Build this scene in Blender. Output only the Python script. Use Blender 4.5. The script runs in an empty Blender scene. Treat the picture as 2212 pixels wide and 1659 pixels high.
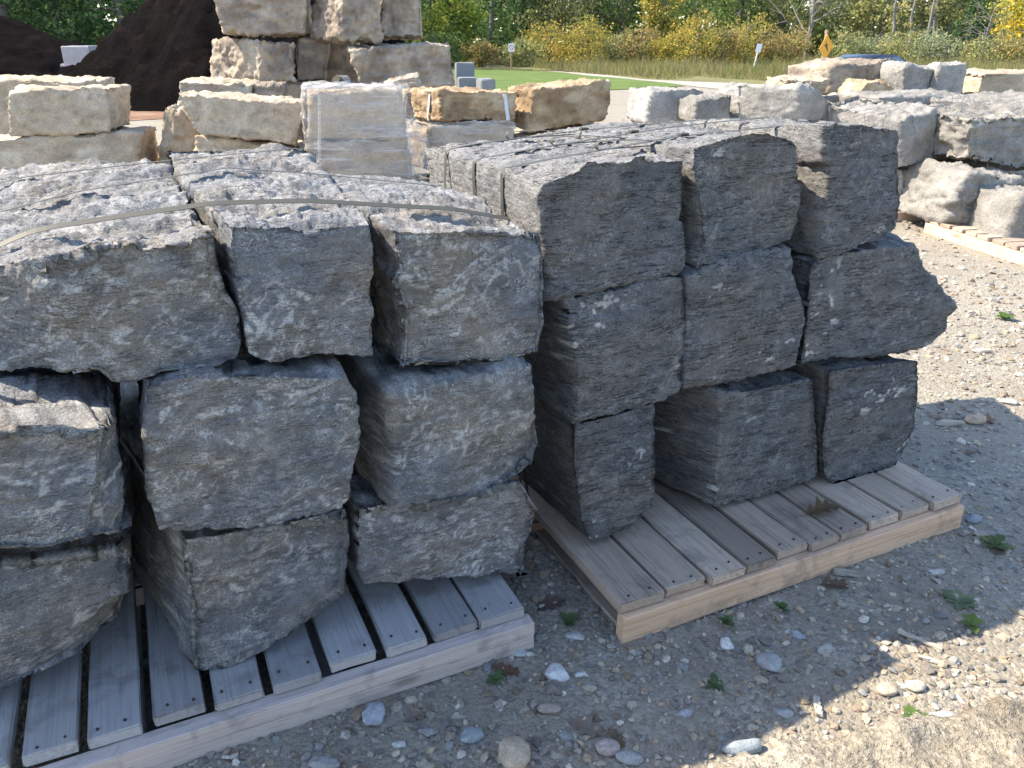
import bpy, bmesh, math, random
import numpy as np
from mathutils import Vector, Matrix
from mathutils.bvhtree import BVHTree

random.seed(7)
RNG = np.random.default_rng(7)
SC = bpy.context.scene
COL = SC.collection
R = math.radians

# ------------------------------------------------------------------ camera, sky, sun, exposure
CAM_H = 1.6
PITCH = R(23.4)
FPX = 1700.0                      # focal length in units of a 2212 x 1659 picture
CX, CY = 1106.0, 829.5
cam_data = bpy.data.cameras.new('camera')
cam_data.sensor_width = 36.0
cam_data.lens = 36.0 * FPX / 2212.0
cam_data.clip_start = 0.05
cam_data.clip_end = 2000
cam_data.dof.use_dof = True
cam_data.dof.focus_distance = 2.7
cam_data.dof.aperture_fstop = 16.0
cam = bpy.data.objects.new('camera', cam_data)
cam.location = (0, 0, CAM_H)
cam.rotation_euler = (R(90) - PITCH, 0, 0)
COL.objects.link(cam)
SC.camera = cam

SUN_AZ, SUN_EL = R(-79), R(48)    # azimuth from +Y towards +X
world = bpy.data.worlds.new('World')
SC.world = world
world.use_nodes = True
wn = world.node_tree.nodes
sky = wn.new('ShaderNodeTexSky')
sky.sky_type = 'NISHITA'
sky.sun_disc = False
sky.sun_elevation = SUN_EL
sky.sun_rotation = SUN_AZ % (2 * math.pi)
sky.air_density = 1.0
sky.dust_density = 0.6
bg = wn['Background']
bg.inputs['Strength'].default_value = 0.15
world.node_tree.links.new(sky.outputs['Color'], bg.inputs['Color'])

sun_data = bpy.data.lights.new('sun', 'SUN')
sun_data.energy = 3.9
sun_data.angle = R(0.53)
sun_data.color = (1.0, 0.89, 0.715)
sun = bpy.data.objects.new('sun', sun_data)
to_sun = Vector((math.sin(SUN_AZ) * math.cos(SUN_EL), math.cos(SUN_AZ) * math.cos(SUN_EL), math.sin(SUN_EL)))
sun.rotation_euler = to_sun.to_track_quat('Z', 'Y').to_euler()
COL.objects.link(sun)

vs = SC.view_settings
vs.view_transform = 'Standard'
vs.look = 'None'
vs.gamma = 1.0
vs.use_curve_mapping = False
vs.exposure = 1.65
SC.cycles.max_bounces = 8
SC.cycles.transparent_max_bounces = 12
SC.cycles.use_denoising = True

# ------------------------------------------------------------------ geometry helpers
def ray(x, y):
    a = (x - CX) / FPX; b = (CY - y) / FPX
    return np.array([a, math.cos(PITCH) + b * math.sin(PITCH), -math.sin(PITCH) + b * math.cos(PITCH)])
EYE = np.array([0, 0, CAM_H])
def at_z(x, y, z=0.0):
    r = ray(x, y); return EYE + (z - CAM_H) / r[2] * r
def at_plane(x, y, p0, n):
    r = ray(x, y); return EYE + np.dot(np.asarray(p0) - EYE, n) / np.dot(r, n) * r
def at_dist(x, y, d):
    r = ray(x, y); return EYE + d / r[1] * r

_g = np.random.default_rng(11)
PERM = np.concatenate([_g.permutation(512)] * 2).astype(np.int32)
_gr = _g.normal(size=(512, 3)); GRAD = (_gr / np.linalg.norm(_gr, axis=1)[:, None]).astype(np.float32)
HASH = _g.random(1024)
def gnoise(p, seed=0):
    p = np.asarray(p, dtype=np.float32) + np.float32(seed * 17.31)
    i = np.floor(p).astype(np.int32); f = p - i
    i &= 511
    w = f * f * f * (f * (f * 6 - 15) + 10)
    out = np.zeros(len(p), np.float32)
    for dx in (0, 1):
        wx = w[:, 0] if dx else 1 - w[:, 0]
        ax = PERM[(i[:, 0] + dx) & 511]
        for dy in (0, 1):
            wy = w[:, 1] if dy else 1 - w[:, 1]
            ay = PERM[(ax + i[:, 1] + dy) & 511]
            for dz in (0, 1):
                wz = w[:, 2] if dz else 1 - w[:, 2]
                g = GRAD[PERM[(ay + i[:, 2] + dz) & 511]]
                out += wx * wy * wz * (g[:, 0] * (f[:, 0] - dx) + g[:, 1] * (f[:, 1] - dy) + g[:, 2] * (f[:, 2] - dz))
    return out * 1.6
def fbm(p, octs=3, seed=0, gain=0.5):
    p = np.asarray(p); s = np.zeros(len(p), np.float32); a = 1.0
    for o in range(octs):
        s += a * gnoise(p * 2.03 ** o, seed + o * 3); a *= gain
    return s
def sstep(a, b, x):
    t = np.clip((x - a) / (b - a), 0, 1); return t * t * (3 - 2 * t)

def mesh_np(name, verts, faces, mat=None, smooth=True, col=None):
    """faces: (M,3) or (M,4) int array, or a list of such arrays"""
    if not isinstance(faces, list): faces = [faces]
    me = bpy.data.meshes.new(name)
    verts = np.ascontiguousarray(verts, dtype=np.float32)
    me.vertices.add(len(verts)); me.vertices.foreach_set('co', verts.ravel())
    loops = np.concatenate([np.asarray(f).ravel() for f in faces]).astype(np.int32)
    tot = np.concatenate([np.full(len(f), np.asarray(f).shape[1]) for f in faces]).astype(np.int32)
    st = np.concatenate([[0], np.cumsum(tot)[:-1]]).astype(np.int32)
    me.loops.add(len(loops)); me.loops.foreach_set('vertex_index', loops)
    me.polygons.add(len(tot)); me.polygons.foreach_set('loop_start', st)
    try: me.polygons.foreach_set('loop_total', tot)
    except Exception: pass
    me.polygons.foreach_set('use_smooth', np.full(len(tot), smooth))
    if col is not None:
        ca = me.color_attributes.new('tint', 'FLOAT_COLOR', 'POINT')
        c4 = np.ones((len(verts), 4), np.float32); c4[:, :3] = col
        ca.data.foreach_set('color', c4.ravel())
    me.update(calc_edges=True); me.validate()
    if mat: me.materials.append(mat)
    return me
def obj(name, me, parent=None, loc=None, label=None, cat=None, group=None, kind=None):
    o = bpy.data.objects.new(name, me); COL.objects.link(o)
    if loc is not None: o.location = loc
    if parent: o.parent = parent
    if label: o['label'] = label
    if cat: o['category'] = cat
    if group: o['group'] = group
    if kind: o['kind'] = kind
    return o
def bm_mesh(name, bm, mat, smooth=False):
    me = bpy.data.meshes.new(name); bm.to_mesh(me); bm.free()
    if mat: me.materials.append(mat)
    if smooth:
        for p in me.polygons: p.use_smooth = True
    return me
def box_mesh(name, sx, sy, sz, mat, bev=0.004, seg=1, wob=0.0, cuts=0, rnd=None):
    """box with its base centre at the origin"""
    bm = bmesh.new(); bmesh.ops.create_cube(bm, size=1)
    for v in bm.verts: v.co = Vector((v.co.x * sx, v.co.y * sy, (v.co.z + 0.5) * sz))
    if cuts:
        ax = 0 if sx >= sy else 1
        es = [e for e in bm.edges if abs((e.verts[0].co - e.verts[1].co)[ax]) > 0.5 * max(sx, sy)]
        bmesh.ops.subdivide_edges(bm, edges=es, cuts=cuts)
    if bev: bmesh.ops.bevel(bm, geom=[e for e in bm.edges if e.calc_face_angle(0) > 0.5], offset=bev, segments=seg, affect='EDGES')
    if wob and rnd:
        for v in bm.verts: v.co += Vector((rnd.uniform(-wob, wob), rnd.uniform(-wob, wob), rnd.uniform(-wob, wob)))
    return bm_mesh(name, bm, mat)
def tube_np(pts, rad, sides=6, closed=False):
    """verts, quads of a tube along pts with radii rad"""
    pts = np.asarray(pts, float); n = len(pts)
    rad = np.full(n, rad) if np.isscalar(rad) else np.asarray(rad)
    t = np.gradient(pts, axis=0); t /= np.linalg.norm(t, axis=1)[:, None] + 1e-9
    ref = np.array([0.13, 0.21, 0.97]); ref = np.where(np.abs(t @ ref)[:, None] > 0.95, np.array([0.97, 0.2, 0.1]), ref)
    a = np.cross(t, ref); a /= np.linalg.norm(a, axis=1)[:, None]; b = np.cross(t, a)
    ang = np.arange(sides) * 2 * np.pi / sides
    v = pts[:, None, :] + rad[:, None, None] * (np.cos(ang)[None, :, None] * a[:, None, :] + np.sin(ang)[None, :, None] * b[:, None, :])
    i = np.arange(n - 1)[:, None] * sides; j = np.arange(sides)[None, :]; k = (j + 1) % sides
    q = np.stack([i + j, i + k, i + sides + k, i + sides + j], -1).reshape(-1, 4)
    return v.reshape(-1, 3), q
def join_np(parts):
    V, F, n = [], [], 0
    for v, f in parts:
        V.append(v); F.append(f + n); n += len(v)
    return np.concatenate(V), np.concatenate(F)

# ------------------------------------------------------------------ material helpers
class NT:
    def __init__(s, name):
        s.m = bpy.data.materials.new(name); s.m.use_nodes = True
        s.t = s.m.node_tree; s.n = s.t.nodes; s.b = s.n['Principled BSDF']; s.out = s.n['Material Output']
        s.b.inputs['Specular IOR Level'].default_value = 0.25
    def node(s, typ, **kw):
        n = s.n.new(typ)
        for k, v in kw.items():
            if k.startswith('i_'): n.inputs[k[2:].replace('_', ' ')].default_value = v
            else: setattr(n, k, v)
        return n
    def link(s, a, b): s.t.links.new(a, b)
    def coords(s, scale=(1, 1, 1), per_object=True, which='Object'):
        tc = s.node('ShaderNodeTexCoord'); o = tc.outputs[which]
        if per_object:
            oi = s.node('ShaderNodeObjectInfo')
            mu = s.node('ShaderNodeVectorMath', operation='SCALE'); mu.inputs[0].default_value = (37.0, 19.0, 53.0)
            s.link(oi.outputs['Random'], mu.inputs['Scale'])
            ad = s.node('ShaderNodeVectorMath', operation='ADD'); s.link(o, ad.inputs[0]); s.link(mu.outputs[0], ad.inputs[1]); o = ad.outputs[0]
        if scale != (1, 1, 1):
            mp = s.node('ShaderNodeVectorMath', operation='MULTIPLY'); mp.inputs[1].default_value = scale
            s.link(o, mp.inputs[0]); o = mp.outputs[0]
        return o
    def noise(s, co, scale, detail=4, rough=0.55, dist=0.0):
        n = s.node('ShaderNodeTexNoise'); n.inputs['Scale'].default_value = scale; n.inputs['Detail'].default_value = detail
        n.inputs['Roughness'].default_value = rough; n.inputs['Distortion'].default_value = dist
        s.link(co, n.inputs['Vector']); return n.outputs['Fac']
    def ramp(s, fac, stops, interp='LINEAR'):
        r = s.node('ShaderNodeValToRGB'); r.color_ramp.interpolation = interp
        e = r.color_ramp.elements
        while len(e) < len(stops): e.new(0.5)
        for k, (p, c) in enumerate(stops):
            e[k].position = p; e[k].color = (c, c, c, 1) if np.isscalar(c) else (*c, 1)
        s.link(fac, r.inputs['Fac']); return r.outputs['Color']
    def mix(s, fac, a, b, mode='MIX'):
        m = s.node('ShaderNodeMix', data_type='RGBA', blend_type=mode)
        for idx, val in ((0, fac), (6, a), (7, b)):
            if hasattr(val, 'links') or hasattr(val, 'is_linked'): s.link(val, m.inputs[idx])
            else: m.inputs[idx].default_value = val if idx == 0 else (*val, 1)
        return m.outputs[2]
    def bump(s, h, strength, dist, prev=None):
        b = s.node('ShaderNodeBump'); b.inputs['Strength'].default_value = strength; b.inputs['Distance'].default_value = dist
        s.link(h, b.inputs['Height'])
        if prev is not None: s.link(prev, b.inputs['Normal'])
        return b.outputs['Normal']
    def done(s, col=None, nor=None, rough=0.8):
        if col is not None:
            if hasattr(col, 'links') or hasattr(col, 'is_linked'): s.link(col, s.b.inputs['Base Color'])
            else: s.b.inputs['Base Color'].default_value = (*col, 1)
        if nor is not None: s.link(nor, s.b.inputs['Normal'])
        if hasattr(rough, 'is_linked'): s.link(rough, s.b.inputs['Roughness'])
        else: s.b.inputs['Roughness'].default_value = rough
        return s.m

def stone_mat(name, bscale, bdist, fine_scale, fine_amt=0.5, rough=0.85, flat=1.0, bed=0.0, fleck=0.0):
    """colour comes from the per-vertex tint (mineral colour, plus sunlight painted on dark blocks), the grain and fine relief from noise"""
    t = NT(name); co = t.coords((1, 1, flat))
    at = t.node('ShaderNodeAttribute', attribute_name='tint')
    fin = t.noise(co, fine_scale, 3, 0.72)
    c = t.mix(fine_amt, at.outputs['Color'], t.ramp(fin, [(0.30, 0.16), (0.5, 0.5), (0.70, 0.88)]), 'OVERLAY')
    n = t.bump(t.noise(co, bscale, 5, 0.7), 1.0, bdist)
    if bed:                                               # thin broken bedding cracks
        bd = t.noise(t.coords((1.1, 1.1, 11.0)), 3.6, 5, 0.66, 0.35)
        bl = t.ramp(bd, [(0.0, 1.0), (0.470, 1.0), (0.484, 0.12), (0.496, 1.0), (0.575, 1.0), (0.585, 0.2), (0.594, 1.0), (1.0, 1.0)])
        br = t.ramp(t.noise(co, 9, 3, 0.6), [(0.42, 0.0), (0.52, bed)])
        mk = t.mix(br, (1.0, 1.0, 1.0), bl)
        c = t.mix(0.85, c, mk, 'MULTIPLY'); n = t.bump(mk, 0.9, 0.006, n)
    if fleck:                                             # small curved shell flecks
        fl = t.noise(t.coords((1, 1, 1.5)), 46, 3, 0.55, 2.6)
        fm = t.ramp(fl, [(0.475, 0.0), (0.492, fleck), (0.508, fleck), (0.525, 0.0)])
        mk2 = t.ramp(t.noise(co, 15, 3, 0.6), [(0.50, 0.0), (0.60, 1.0)])
        mm = t.node('ShaderNodeMath', operation='MULTIPLY'); t.link(fm, mm.inputs[0]); t.link(mk2, mm.inputs[1])
        c = t.mix(mm.outputs[0], c, (0.50, 0.49, 0.48))
    n = t.bump(fin, 0.7, bdist * 0.25, n)
    return t.done(c, n, rough)
M_STONE_L = stone_mat('dark_limestone_veined', 52, 0.010, 190, 0.6, 0.8, 1.5, 0.35, 0.9)
M_STONE_R = stone_mat('dark_limestone_bedded', 60, 0.009, 210, 0.75, 0.8, 1.7, 1.0, 0.45)
M_STONE_FAR = stone_mat('pale_limestone', 13, 0.022, 60, 0.38)
M_STONE_TANNEAR = stone_mat('tan_limestone', 32, 0.02, 110, 0.7)

def mixc(a, b, w): return a + (np.asarray(b, np.float32) - a) * np.clip(w, 0, 1)[:, None]
def tint_dark(lc, N, seed, base, warm, cool, pale, vein_amt, white_amt, bed, lit_faces=False):
    n = len(lc); c = np.tile(np.asarray(base, np.float32), (n, 1))
    b = fbm(lc * np.array([3.0, 3.0, 5.0]), 3, seed + 60); c = mixc(c, warm, sstep(0.0, 0.5, b)); c = mixc(c, cool, sstep(0.0, 0.45, -b))
    m = fbm(lc * np.array([13, 13, 24]), 3, seed + 63, 0.6); c = c * (1 + 0.24 * np.clip(m, -0.8, 0.9))[:, None]
    warp = np.stack([gnoise(lc * 9, seed + 66), gnoise(lc * 9, seed + 67), gnoise(lc * 9, seed + 68)], -1) * 0.035
    q = lc + warp
    v1 = gnoise(q * np.array([27, 27, 40]), seed + 70); msk = sstep(-0.30, 0.35, gnoise(lc * 4.5, seed + 72))
    c = mixc(c, pale, vein_amt * msk * np.exp(-(v1 / 0.06) ** 2) * sstep(-0.3, 0.3, gnoise(lc * 23, seed + 73)))
    v2 = fbm(q * np.array([30, 30, 52]), 2, seed + 75, 0.6); c = mixc(c, np.asarray(pale) * 0.85, 0.85 * vein_amt * (0.25 + 0.75 * msk) * sstep(0.34, 0.56, v2))
    c = mixc(c, np.asarray(base) * 0.6, 0.4 * sstep(0.3, 0.6, -v2))
    w = gnoise(q * np.array([16, 16, 36]), seed + 77) + 0.5 * gnoise(q * 60, seed + 78)
    wm = sstep(0.05, 0.4, gnoise(lc * np.array([3.2, 3.2, 6]), seed + 79))
    c = mixc(c, (0.46, 0.45, 0.43), white_amt * wm * sstep(0.47, 0.58, w))
    if bed:
        z = lc[:, 2] + 0.03 * gnoise(lc * np.array([3, 3, 3]), seed + 80) + 0.008 * gnoise(lc * 14, seed + 81) + 0.03 * lc[:, 0]
        l = gnoise(np.stack([z * 0 + 3.1, z * 0 + seed, z * 34], -1), seed + 82); lm = sstep(-0.2, 0.2, gnoise(lc * np.array([5, 5, 9]), seed + 83))
        c = c * (1 - 0.55 * bed * lm * np.exp(-(l / 0.10) ** 2))[:, None]
    if lit_faces:                                                # painted sunlight: paler on all faces except the shaded front
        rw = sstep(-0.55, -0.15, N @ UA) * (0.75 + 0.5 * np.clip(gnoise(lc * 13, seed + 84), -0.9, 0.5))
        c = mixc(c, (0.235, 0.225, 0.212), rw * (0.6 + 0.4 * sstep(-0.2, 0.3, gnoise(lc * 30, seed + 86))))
    lit_top = sstep(0.45, 0.9, N[:, 2]) * (0.55 + 0.4 * np.clip(gnoise(lc * 8, seed + 85) + 0.3, 0, 1))      # upward faces paled: sunlight painted into the colour
    c = mixc(c, np.asarray(base) * 0.55 + 0.115, 0.85 * lit_top * sstep(-0.5, 0.0, fbm(lc * 30, 2, seed + 88)))
    return c
def tint_pale(lc, N, seed, base, warm, stain, stain_amt, pits):
    base, warm, stain = (np.asarray(x, np.float32) * np.array([0.90, 0.875, 0.85], np.float32) for x in (base, warm, stain))
    n = len(lc); c = np.tile(np.asarray(base, np.float32), (n, 1))
    b = fbm(lc * 2.1, 3, seed + 60); c = mixc(c, warm, sstep(0.0, 0.5, b)); c = mixc(c, stain, stain_amt * sstep(0.05, 0.5, -b))
    s_ = fbm(lc * np.array([1.2, 1.2, 4.2]), 3, seed + 64); c = mixc(c, stain, stain_amt * sstep(0.1, 0.55, s_))
    m = fbm(lc * 9, 3, seed + 63, 0.6); c = c * (1 + 0.22 * np.clip(m, -0.9, 0.9))[:, None]
    p = gnoise(lc * 13, seed + 69); c = mixc(c, np.asarray(stain) * 0.35, pits * sstep(0.52, 0.6, p))
    return c
TINTS = {
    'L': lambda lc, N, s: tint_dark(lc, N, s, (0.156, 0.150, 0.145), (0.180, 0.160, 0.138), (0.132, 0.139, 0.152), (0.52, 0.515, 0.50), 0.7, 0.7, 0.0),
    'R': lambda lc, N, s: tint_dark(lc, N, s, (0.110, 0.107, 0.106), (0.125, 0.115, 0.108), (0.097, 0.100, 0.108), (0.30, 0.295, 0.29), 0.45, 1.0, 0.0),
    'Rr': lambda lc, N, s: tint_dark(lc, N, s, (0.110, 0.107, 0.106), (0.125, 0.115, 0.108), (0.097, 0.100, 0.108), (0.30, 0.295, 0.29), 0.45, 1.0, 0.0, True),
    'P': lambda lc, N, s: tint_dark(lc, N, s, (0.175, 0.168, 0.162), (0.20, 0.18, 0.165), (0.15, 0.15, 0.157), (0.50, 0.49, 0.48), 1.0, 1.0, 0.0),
    'tann': lambda lc, N, s: tint_pale(lc, N, s, (0.31, 0.27, 0.205), (0.37, 0.335, 0.27), (0.22, 0.185, 0.135), 0.85, 0.5),
    'tan': lambda lc, N, s: tint_pale(lc, N, s, (0.45, 0.375, 0.285), (0.49, 0.425, 0.335), (0.35, 0.28, 0.205), 0.6, 0.4),
    'tang': lambda lc, N, s: tint_pale(lc, N, s, (0.37, 0.305, 0.235), (0.43, 0.37, 0.29), (0.23, 0.19, 0.155), 0.8, 0.4),
    'orange': lambda lc, N, s: tint_pale(lc, N, s, (0.38, 0.285, 0.18), (0.47, 0.38, 0.26), (0.25, 0.17, 0.10), 0.9, 0.5),
    'white': lambda lc, N, s: tint_pale(lc, N, s, (0.31, 0.30, 0.285), (0.35, 0.34, 0.325), (0.24, 0.23, 0.215), 0.6, 0.15),
    'grey': lambda lc, N, s: tint_pale(lc, N, s, (0.25, 0.24, 0.222), (0.30, 0.287, 0.265), (0.19, 0.18, 0.165), 0.7, 0.15),
}

def wood(name, base, dark, grey, amt, along=1):
    t = NT(name)
    sc = (34, 0.9, 34) if along == 1 else (0.9, 34, 34)
    co = t.coords(); cg = t.coords(sc)
    g = t.noise(cg, 2.2, 6, 0.62, 1.2)
    c = t.ramp(g, [(0.32, dark), (0.48, base), (0.66, tuple(min(1, x * 1.25) for x in base))])
    gr = t.noise(co, 4, 4, 0.6); c = t.mix(t.ramp(gr, [(0.35, amt), (0.7, amt * 0.35)]), c, grey)
    sp = t.noise(cg, 7.5, 3, 0.6); c = t.mix(t.ramp(sp, [(0.30, 0.7), (0.345, 0.0)]), c, tuple(x * 0.3 for x in dark))
    kn = t.node('ShaderNodeTexVoronoi'); kn.inputs['Scale'].default_value = 1.0
    t.link(t.coords((7, 2.2, 7) if along == 1 else (2.2, 7, 7)), kn.inputs['Vector'])
    c = t.mix(t.ramp(kn.outputs['Distance'], [(0.06, 0.7), (0.13, 0.0)]), c, tuple(x * 0.45 for x in dark))
    dr = t.noise(co, 9, 5, 0.65, 0.5); c = t.mix(t.ramp(dr, [(0.52, 0.0), (0.70, 0.55)]), c, (0.13, 0.115, 0.10))
    oi = t.node('ShaderNodeObjectInfo'); tint = t.ramp(oi.outputs['Random'], [(0, 0.66), (1, 1.2)])
    c = t.mix(1.0, c, tint, 'MULTIPLY')
    n = t.bump(g, 0.3, 0.0015)
    return t.done(c, n, 0.85)
M_BOARD_L = wood('weathered_board', (0.35, 0.33, 0.32), (0.22, 0.20, 0.185), (0.32, 0.315, 0.32), 0.7)
M_STRING_L = wood('pale_stringer', (0.54, 0.455, 0.41), (0.40, 0.325, 0.285), (0.50, 0.44, 0.415), 0.5, 0)
M_BOARD_R = wood('brown_board', (0.39, 0.30, 0.225), (0.22, 0.16, 0.115), (0.31, 0.26, 0.22), 0.4)
M_STRING_R = wood('fresh_stringer', (0.59, 0.39, 0.255), (0.45, 0.275, 0.17), (0.51, 0.35, 0.25), 0.4, 0)

def simple(name, col, rough=0.6, metal=0.0, bump=0.0, bscale=40, spec=None):
    t = NT(name); n = None
    if bump: n = t.bump(t.noise(t.coords(), bscale, 4, 0.6), bump, 0.004)
    m = t.done(col, n, rough); t.b.inputs['Metallic'].default_value = metal
    if spec is not None: t.b.inputs['Specular IOR Level'].default_value = spec
    return m
M_STRAP = simple('strap_steel', (0.075, 0.072, 0.06), 0.6, 0.2, 0.1, 30)
M_NAIL = simple('nail_rust', (0.07, 0.045, 0.035), 0.7, 0.4)
M_WIRE = simple('galvanised_wire', (0.22, 0.22, 0.22), 0.5, 0.5)

# ------------------------------------------------------------------ rock builder
_GRID = {}
def box_grid(nx, ny, nz):
    key = (nx, ny, nz)
    if key in _GRID: return _GRID[key]
    I, J, K = np.meshgrid(np.arange(nx + 1), np.arange(ny + 1), np.arange(nz + 1), indexing='ij')
    surf = (I == 0) | (I == nx) | (J == 0) | (J == ny) | (K == 0) | (K == nz)
    idx = np.full(I.shape, -1); idx[surf] = np.arange(surf.sum())
    P = np.stack([I[surf] / nx, J[surf] / ny, K[surf] / nz], -1)
    Q = []
    def add(g, flip):
        q = np.stack([g[:-1, :-1], g[1:, :-1], g[1:, 1:], g[:-1, 1:]], -1).reshape(-1, 4)
        Q.append(q[:, ::-1] if flip else q)
    add(idx[:, 0, :], False); add(idx[:, -1, :], True)
    add(idx[0, :, :], True); add(idx[-1, :, :], False)
    add(idx[:, :, 0], True); add(idx[:, :, -1], False)
    _GRID[key] = (P, np.concatenate(Q)); return _GRID[key]
def vnormals(v, q):
    n = np.cross(v[q[:, 2]] - v[q[:, 0]], v[q[:, 3]] - v[q[:, 1]])
    out = np.zeros_like(v)
    for k in range(4):
        for a in range(3): out[:, a] += np.bincount(q[:, k], n[:, a], len(v))
    return out / (np.linalg.norm(out, axis=1)[:, None] + 1e-12)
def poly_at(pts, t):
    pts = np.asarray(pts, float)
    d = np.concatenate([[0], np.cumsum(np.linalg.norm(np.diff(pts, axis=0), axis=1))]); d /= d[-1]
    return np.stack([np.interp(t, d, pts[:, k]) for k in range(3)], -1)
ROCKS = {}
def rock(name, T, Rr, B, L, back, res, mat, seed, axes, label, cat='stone block', group=None,
         chip=(0.006, 0.035), und=0.016, mid=0.009, ledge=0.012, ledge_h=0.075, tilt=0.0, top=0.010, facet=0.0, fine=0.006, jag=0.0035, grow=0.0, cuts=(), fade=0.14, minz=None, pit=24.0):
    """T,B: front top/bottom edge polylines (left to right), Rr,L: right/left ones (top to bottom), world points with shared ends.
    back: four world points TL,TR,BR,BL. res: divisions across, deep, high."""
    v_ax, u_ax = axes
    P, Q = box_grid(*res)
    rs = np.random.default_rng(seed)
    TL, TR, BR, BL = (np.asarray(x, float) for x in (T[0], T[-1], B[-1], B[0]))
    W = np.linalg.norm(TR - TL); H = np.linalg.norm(TL - BL); D = np.linalg.norm(np.asarray(back[0]) - TL)
    S = np.array([W, D, H])
    q = (P - 0.5) * S
    r0, r1 = chip
    rn = gnoise(q * 7.0, seed + 1) * 0.6 + gnoise(q * 19.0, seed + 2) * 0.4
    rr = r0 + r1 * np.clip(rn + 0.2, 0, 1) ** 2.2 * 1.6
    h = S / 2
    rr = np.minimum(rr, 0.45 * h.min())[:, None]
    c = np.clip(q, -(h - rr), h - rr); d = q - c; ln = np.linalg.norm(d, axis=1)[:, None]
    q = np.where(ln > 1e-9, c + d / np.maximum(ln, 1e-9) * rr, q)
    for n, off in cuts:                                   # flat broken-off facets, in half-size units
        n = np.asarray(n, float); nn = n / np.linalg.norm(n)
        e = (q / h) @ nn - off + 0.05 * gnoise(q * 6, seed + 5)
        e = np.clip(e, 0, None)[:, None]; q = q - e * nn * h
    a, b, cc = (q / S + 0.5).T
    a = np.clip(a, 0, 1); b = np.clip(b, 0, 1); cc = np.clip(cc, 0, 1)
    A, Bp, C = a[:, None], b[:, None], cc[:, None]
    bil = (1 - A) * (1 - C) * BL + A * (1 - C) * BR + (1 - A) * C * TL + A * C * TR
    coons = (1 - C) * poly_at(B, a) + C * poly_at(T, a) + (1 - A) * poly_at(L, 1 - cc) + A * poly_at(Rr, 1 - cc) - bil
    bTL, bTR, bBR, bBL = (np.asarray(x, float) for x in back)
    bk = (1 - A) * (1 - C) * bBL + A * (1 - C) * bBR + (1 - A) * C * bTL + A * C * bTR
    V = (1 - Bp) * bil + Bp * bk + (coons - bil) * np.exp(-Bp * D / fade)
    N = vnormals(V, Q)
    lc = np.stack([V @ v_ax, V @ u_ax, V[:, 2]], -1)
    nz = N[:, 2]; ws = np.clip(1.15 - np.abs(nz) * 1.3, 0, 1); wt = np.clip(nz * 1.4 - 0.3, 0, 1)
    f = grow + und * fbm(lc * 3.4, 2, seed + 10) + mid * fbm(lc * 11, 3, seed + 20)
    f += fine * fbm(lc * 30, 3, seed + 25, 0.65)
    if ledge:
        zt_ = lc[:, 2] + tilt * lc[:, 0] + 0.035 * gnoise(lc * 2.6, seed + 30) + 0.013 * fbm(lc * 10, 2, seed + 31)
        zz = (zt_ + 0.6 * ledge_h * gnoise(np.stack([zt_ * 0, zt_ * 0, zt_ * 7], -1), seed + 32)) / ledge_h + seed * 7.7
        k = np.floor(zz).astype(int); fr = zz - k
        h0 = HASH[(k * 7 + seed * 131) % 1024]; h1 = HASH[((k + 1) * 7 + seed * 131) % 1024]
        st = h0 + (h1 - h0) * sstep(0.93, 0.995, fr) - 0.5
        mask = sstep(-0.25, 0.35, gnoise(lc * np.array([2.2, 2.2, 4.0]), seed + 33))
        crack = -1.3 * np.exp(-((fr - 0.96) / 0.035) ** 2) * sstep(0.0, 0.3, gnoise(lc * 3.5, seed + 37))
        f += ledge * ws * mask * (2.0 * st + crack)
    if top:
        tr = fbm(lc * np.array([4.5, 8, 5]), 4, seed + 44, 0.6) * 3; ti = np.floor(tr); ts = ti + sstep(0.82, 0.97, tr - ti)
        f += wt * (top * 0.9 * ts + top * 0.3 * fbm(lc * np.array([pit * 0.7, pit * 1.3, pit]), 3, seed + 46, 0.65))
    if facet:
        g = None
        for k in range(9):
            pc = lc.min(0) + rs.random(3) * (lc.max(0) - lc.min(0)); gr = rs.normal(size=3) * 0.22
            pl = (lc - pc) @ gr + rs.uniform(0, 0.05)
            g = pl if g is None else np.minimum(g, pl)
        g = g - np.median(g); f += np.clip(g, -0.10, 0.07) * facet
    if jag:
        ed = np.exp(-(np.sort(np.minimum(P, 1 - P) * S, axis=1)[:, 1] / 0.014) ** 2)
        f -= ed * jag * np.clip(0.35 + 1.3 * fbm(lc * 26, 3, seed + 50, 0.7), -0.3, 1.6)
    nl = np.stack([N @ v_ax, N @ u_ax, N[:, 2]], -1); nm = N / np.maximum(np.abs(nl).max(1), 0.55)[:, None]      # mitred offset: edges stay crisp
    V = V + nm * f[:, None]
    if minz is not None: V[:, 2] = np.maximum(V[:, 2], minz)
    base = np.array([V[:, 0].mean(), V[:, 1].mean(), V[:, 2].min()])
    ROCKS[name + str(seed)] = (V, Q)
    N = vnormals(V, Q)
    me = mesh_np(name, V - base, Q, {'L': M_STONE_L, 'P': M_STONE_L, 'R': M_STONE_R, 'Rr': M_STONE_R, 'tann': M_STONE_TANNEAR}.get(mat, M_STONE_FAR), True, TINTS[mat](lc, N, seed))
    return obj(name, me, None, base, label, cat, group)

# ------------------------------------------------------------------ the two pallet stacks: common frame
TH = R(25)
VA = np.array([math.cos(TH), math.sin(TH), 0.0])          # along the fronts, to the right
UA = np.array([-math.sin(TH), math.cos(TH), 0.0])         # into depth
DECK = 0.13
AR = at_z(1345, 1310, DECK)                               # front left top corner, right pallet
AL = at_z(1140, 1310, DECK)                               # front right top corner, left pallet

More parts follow.
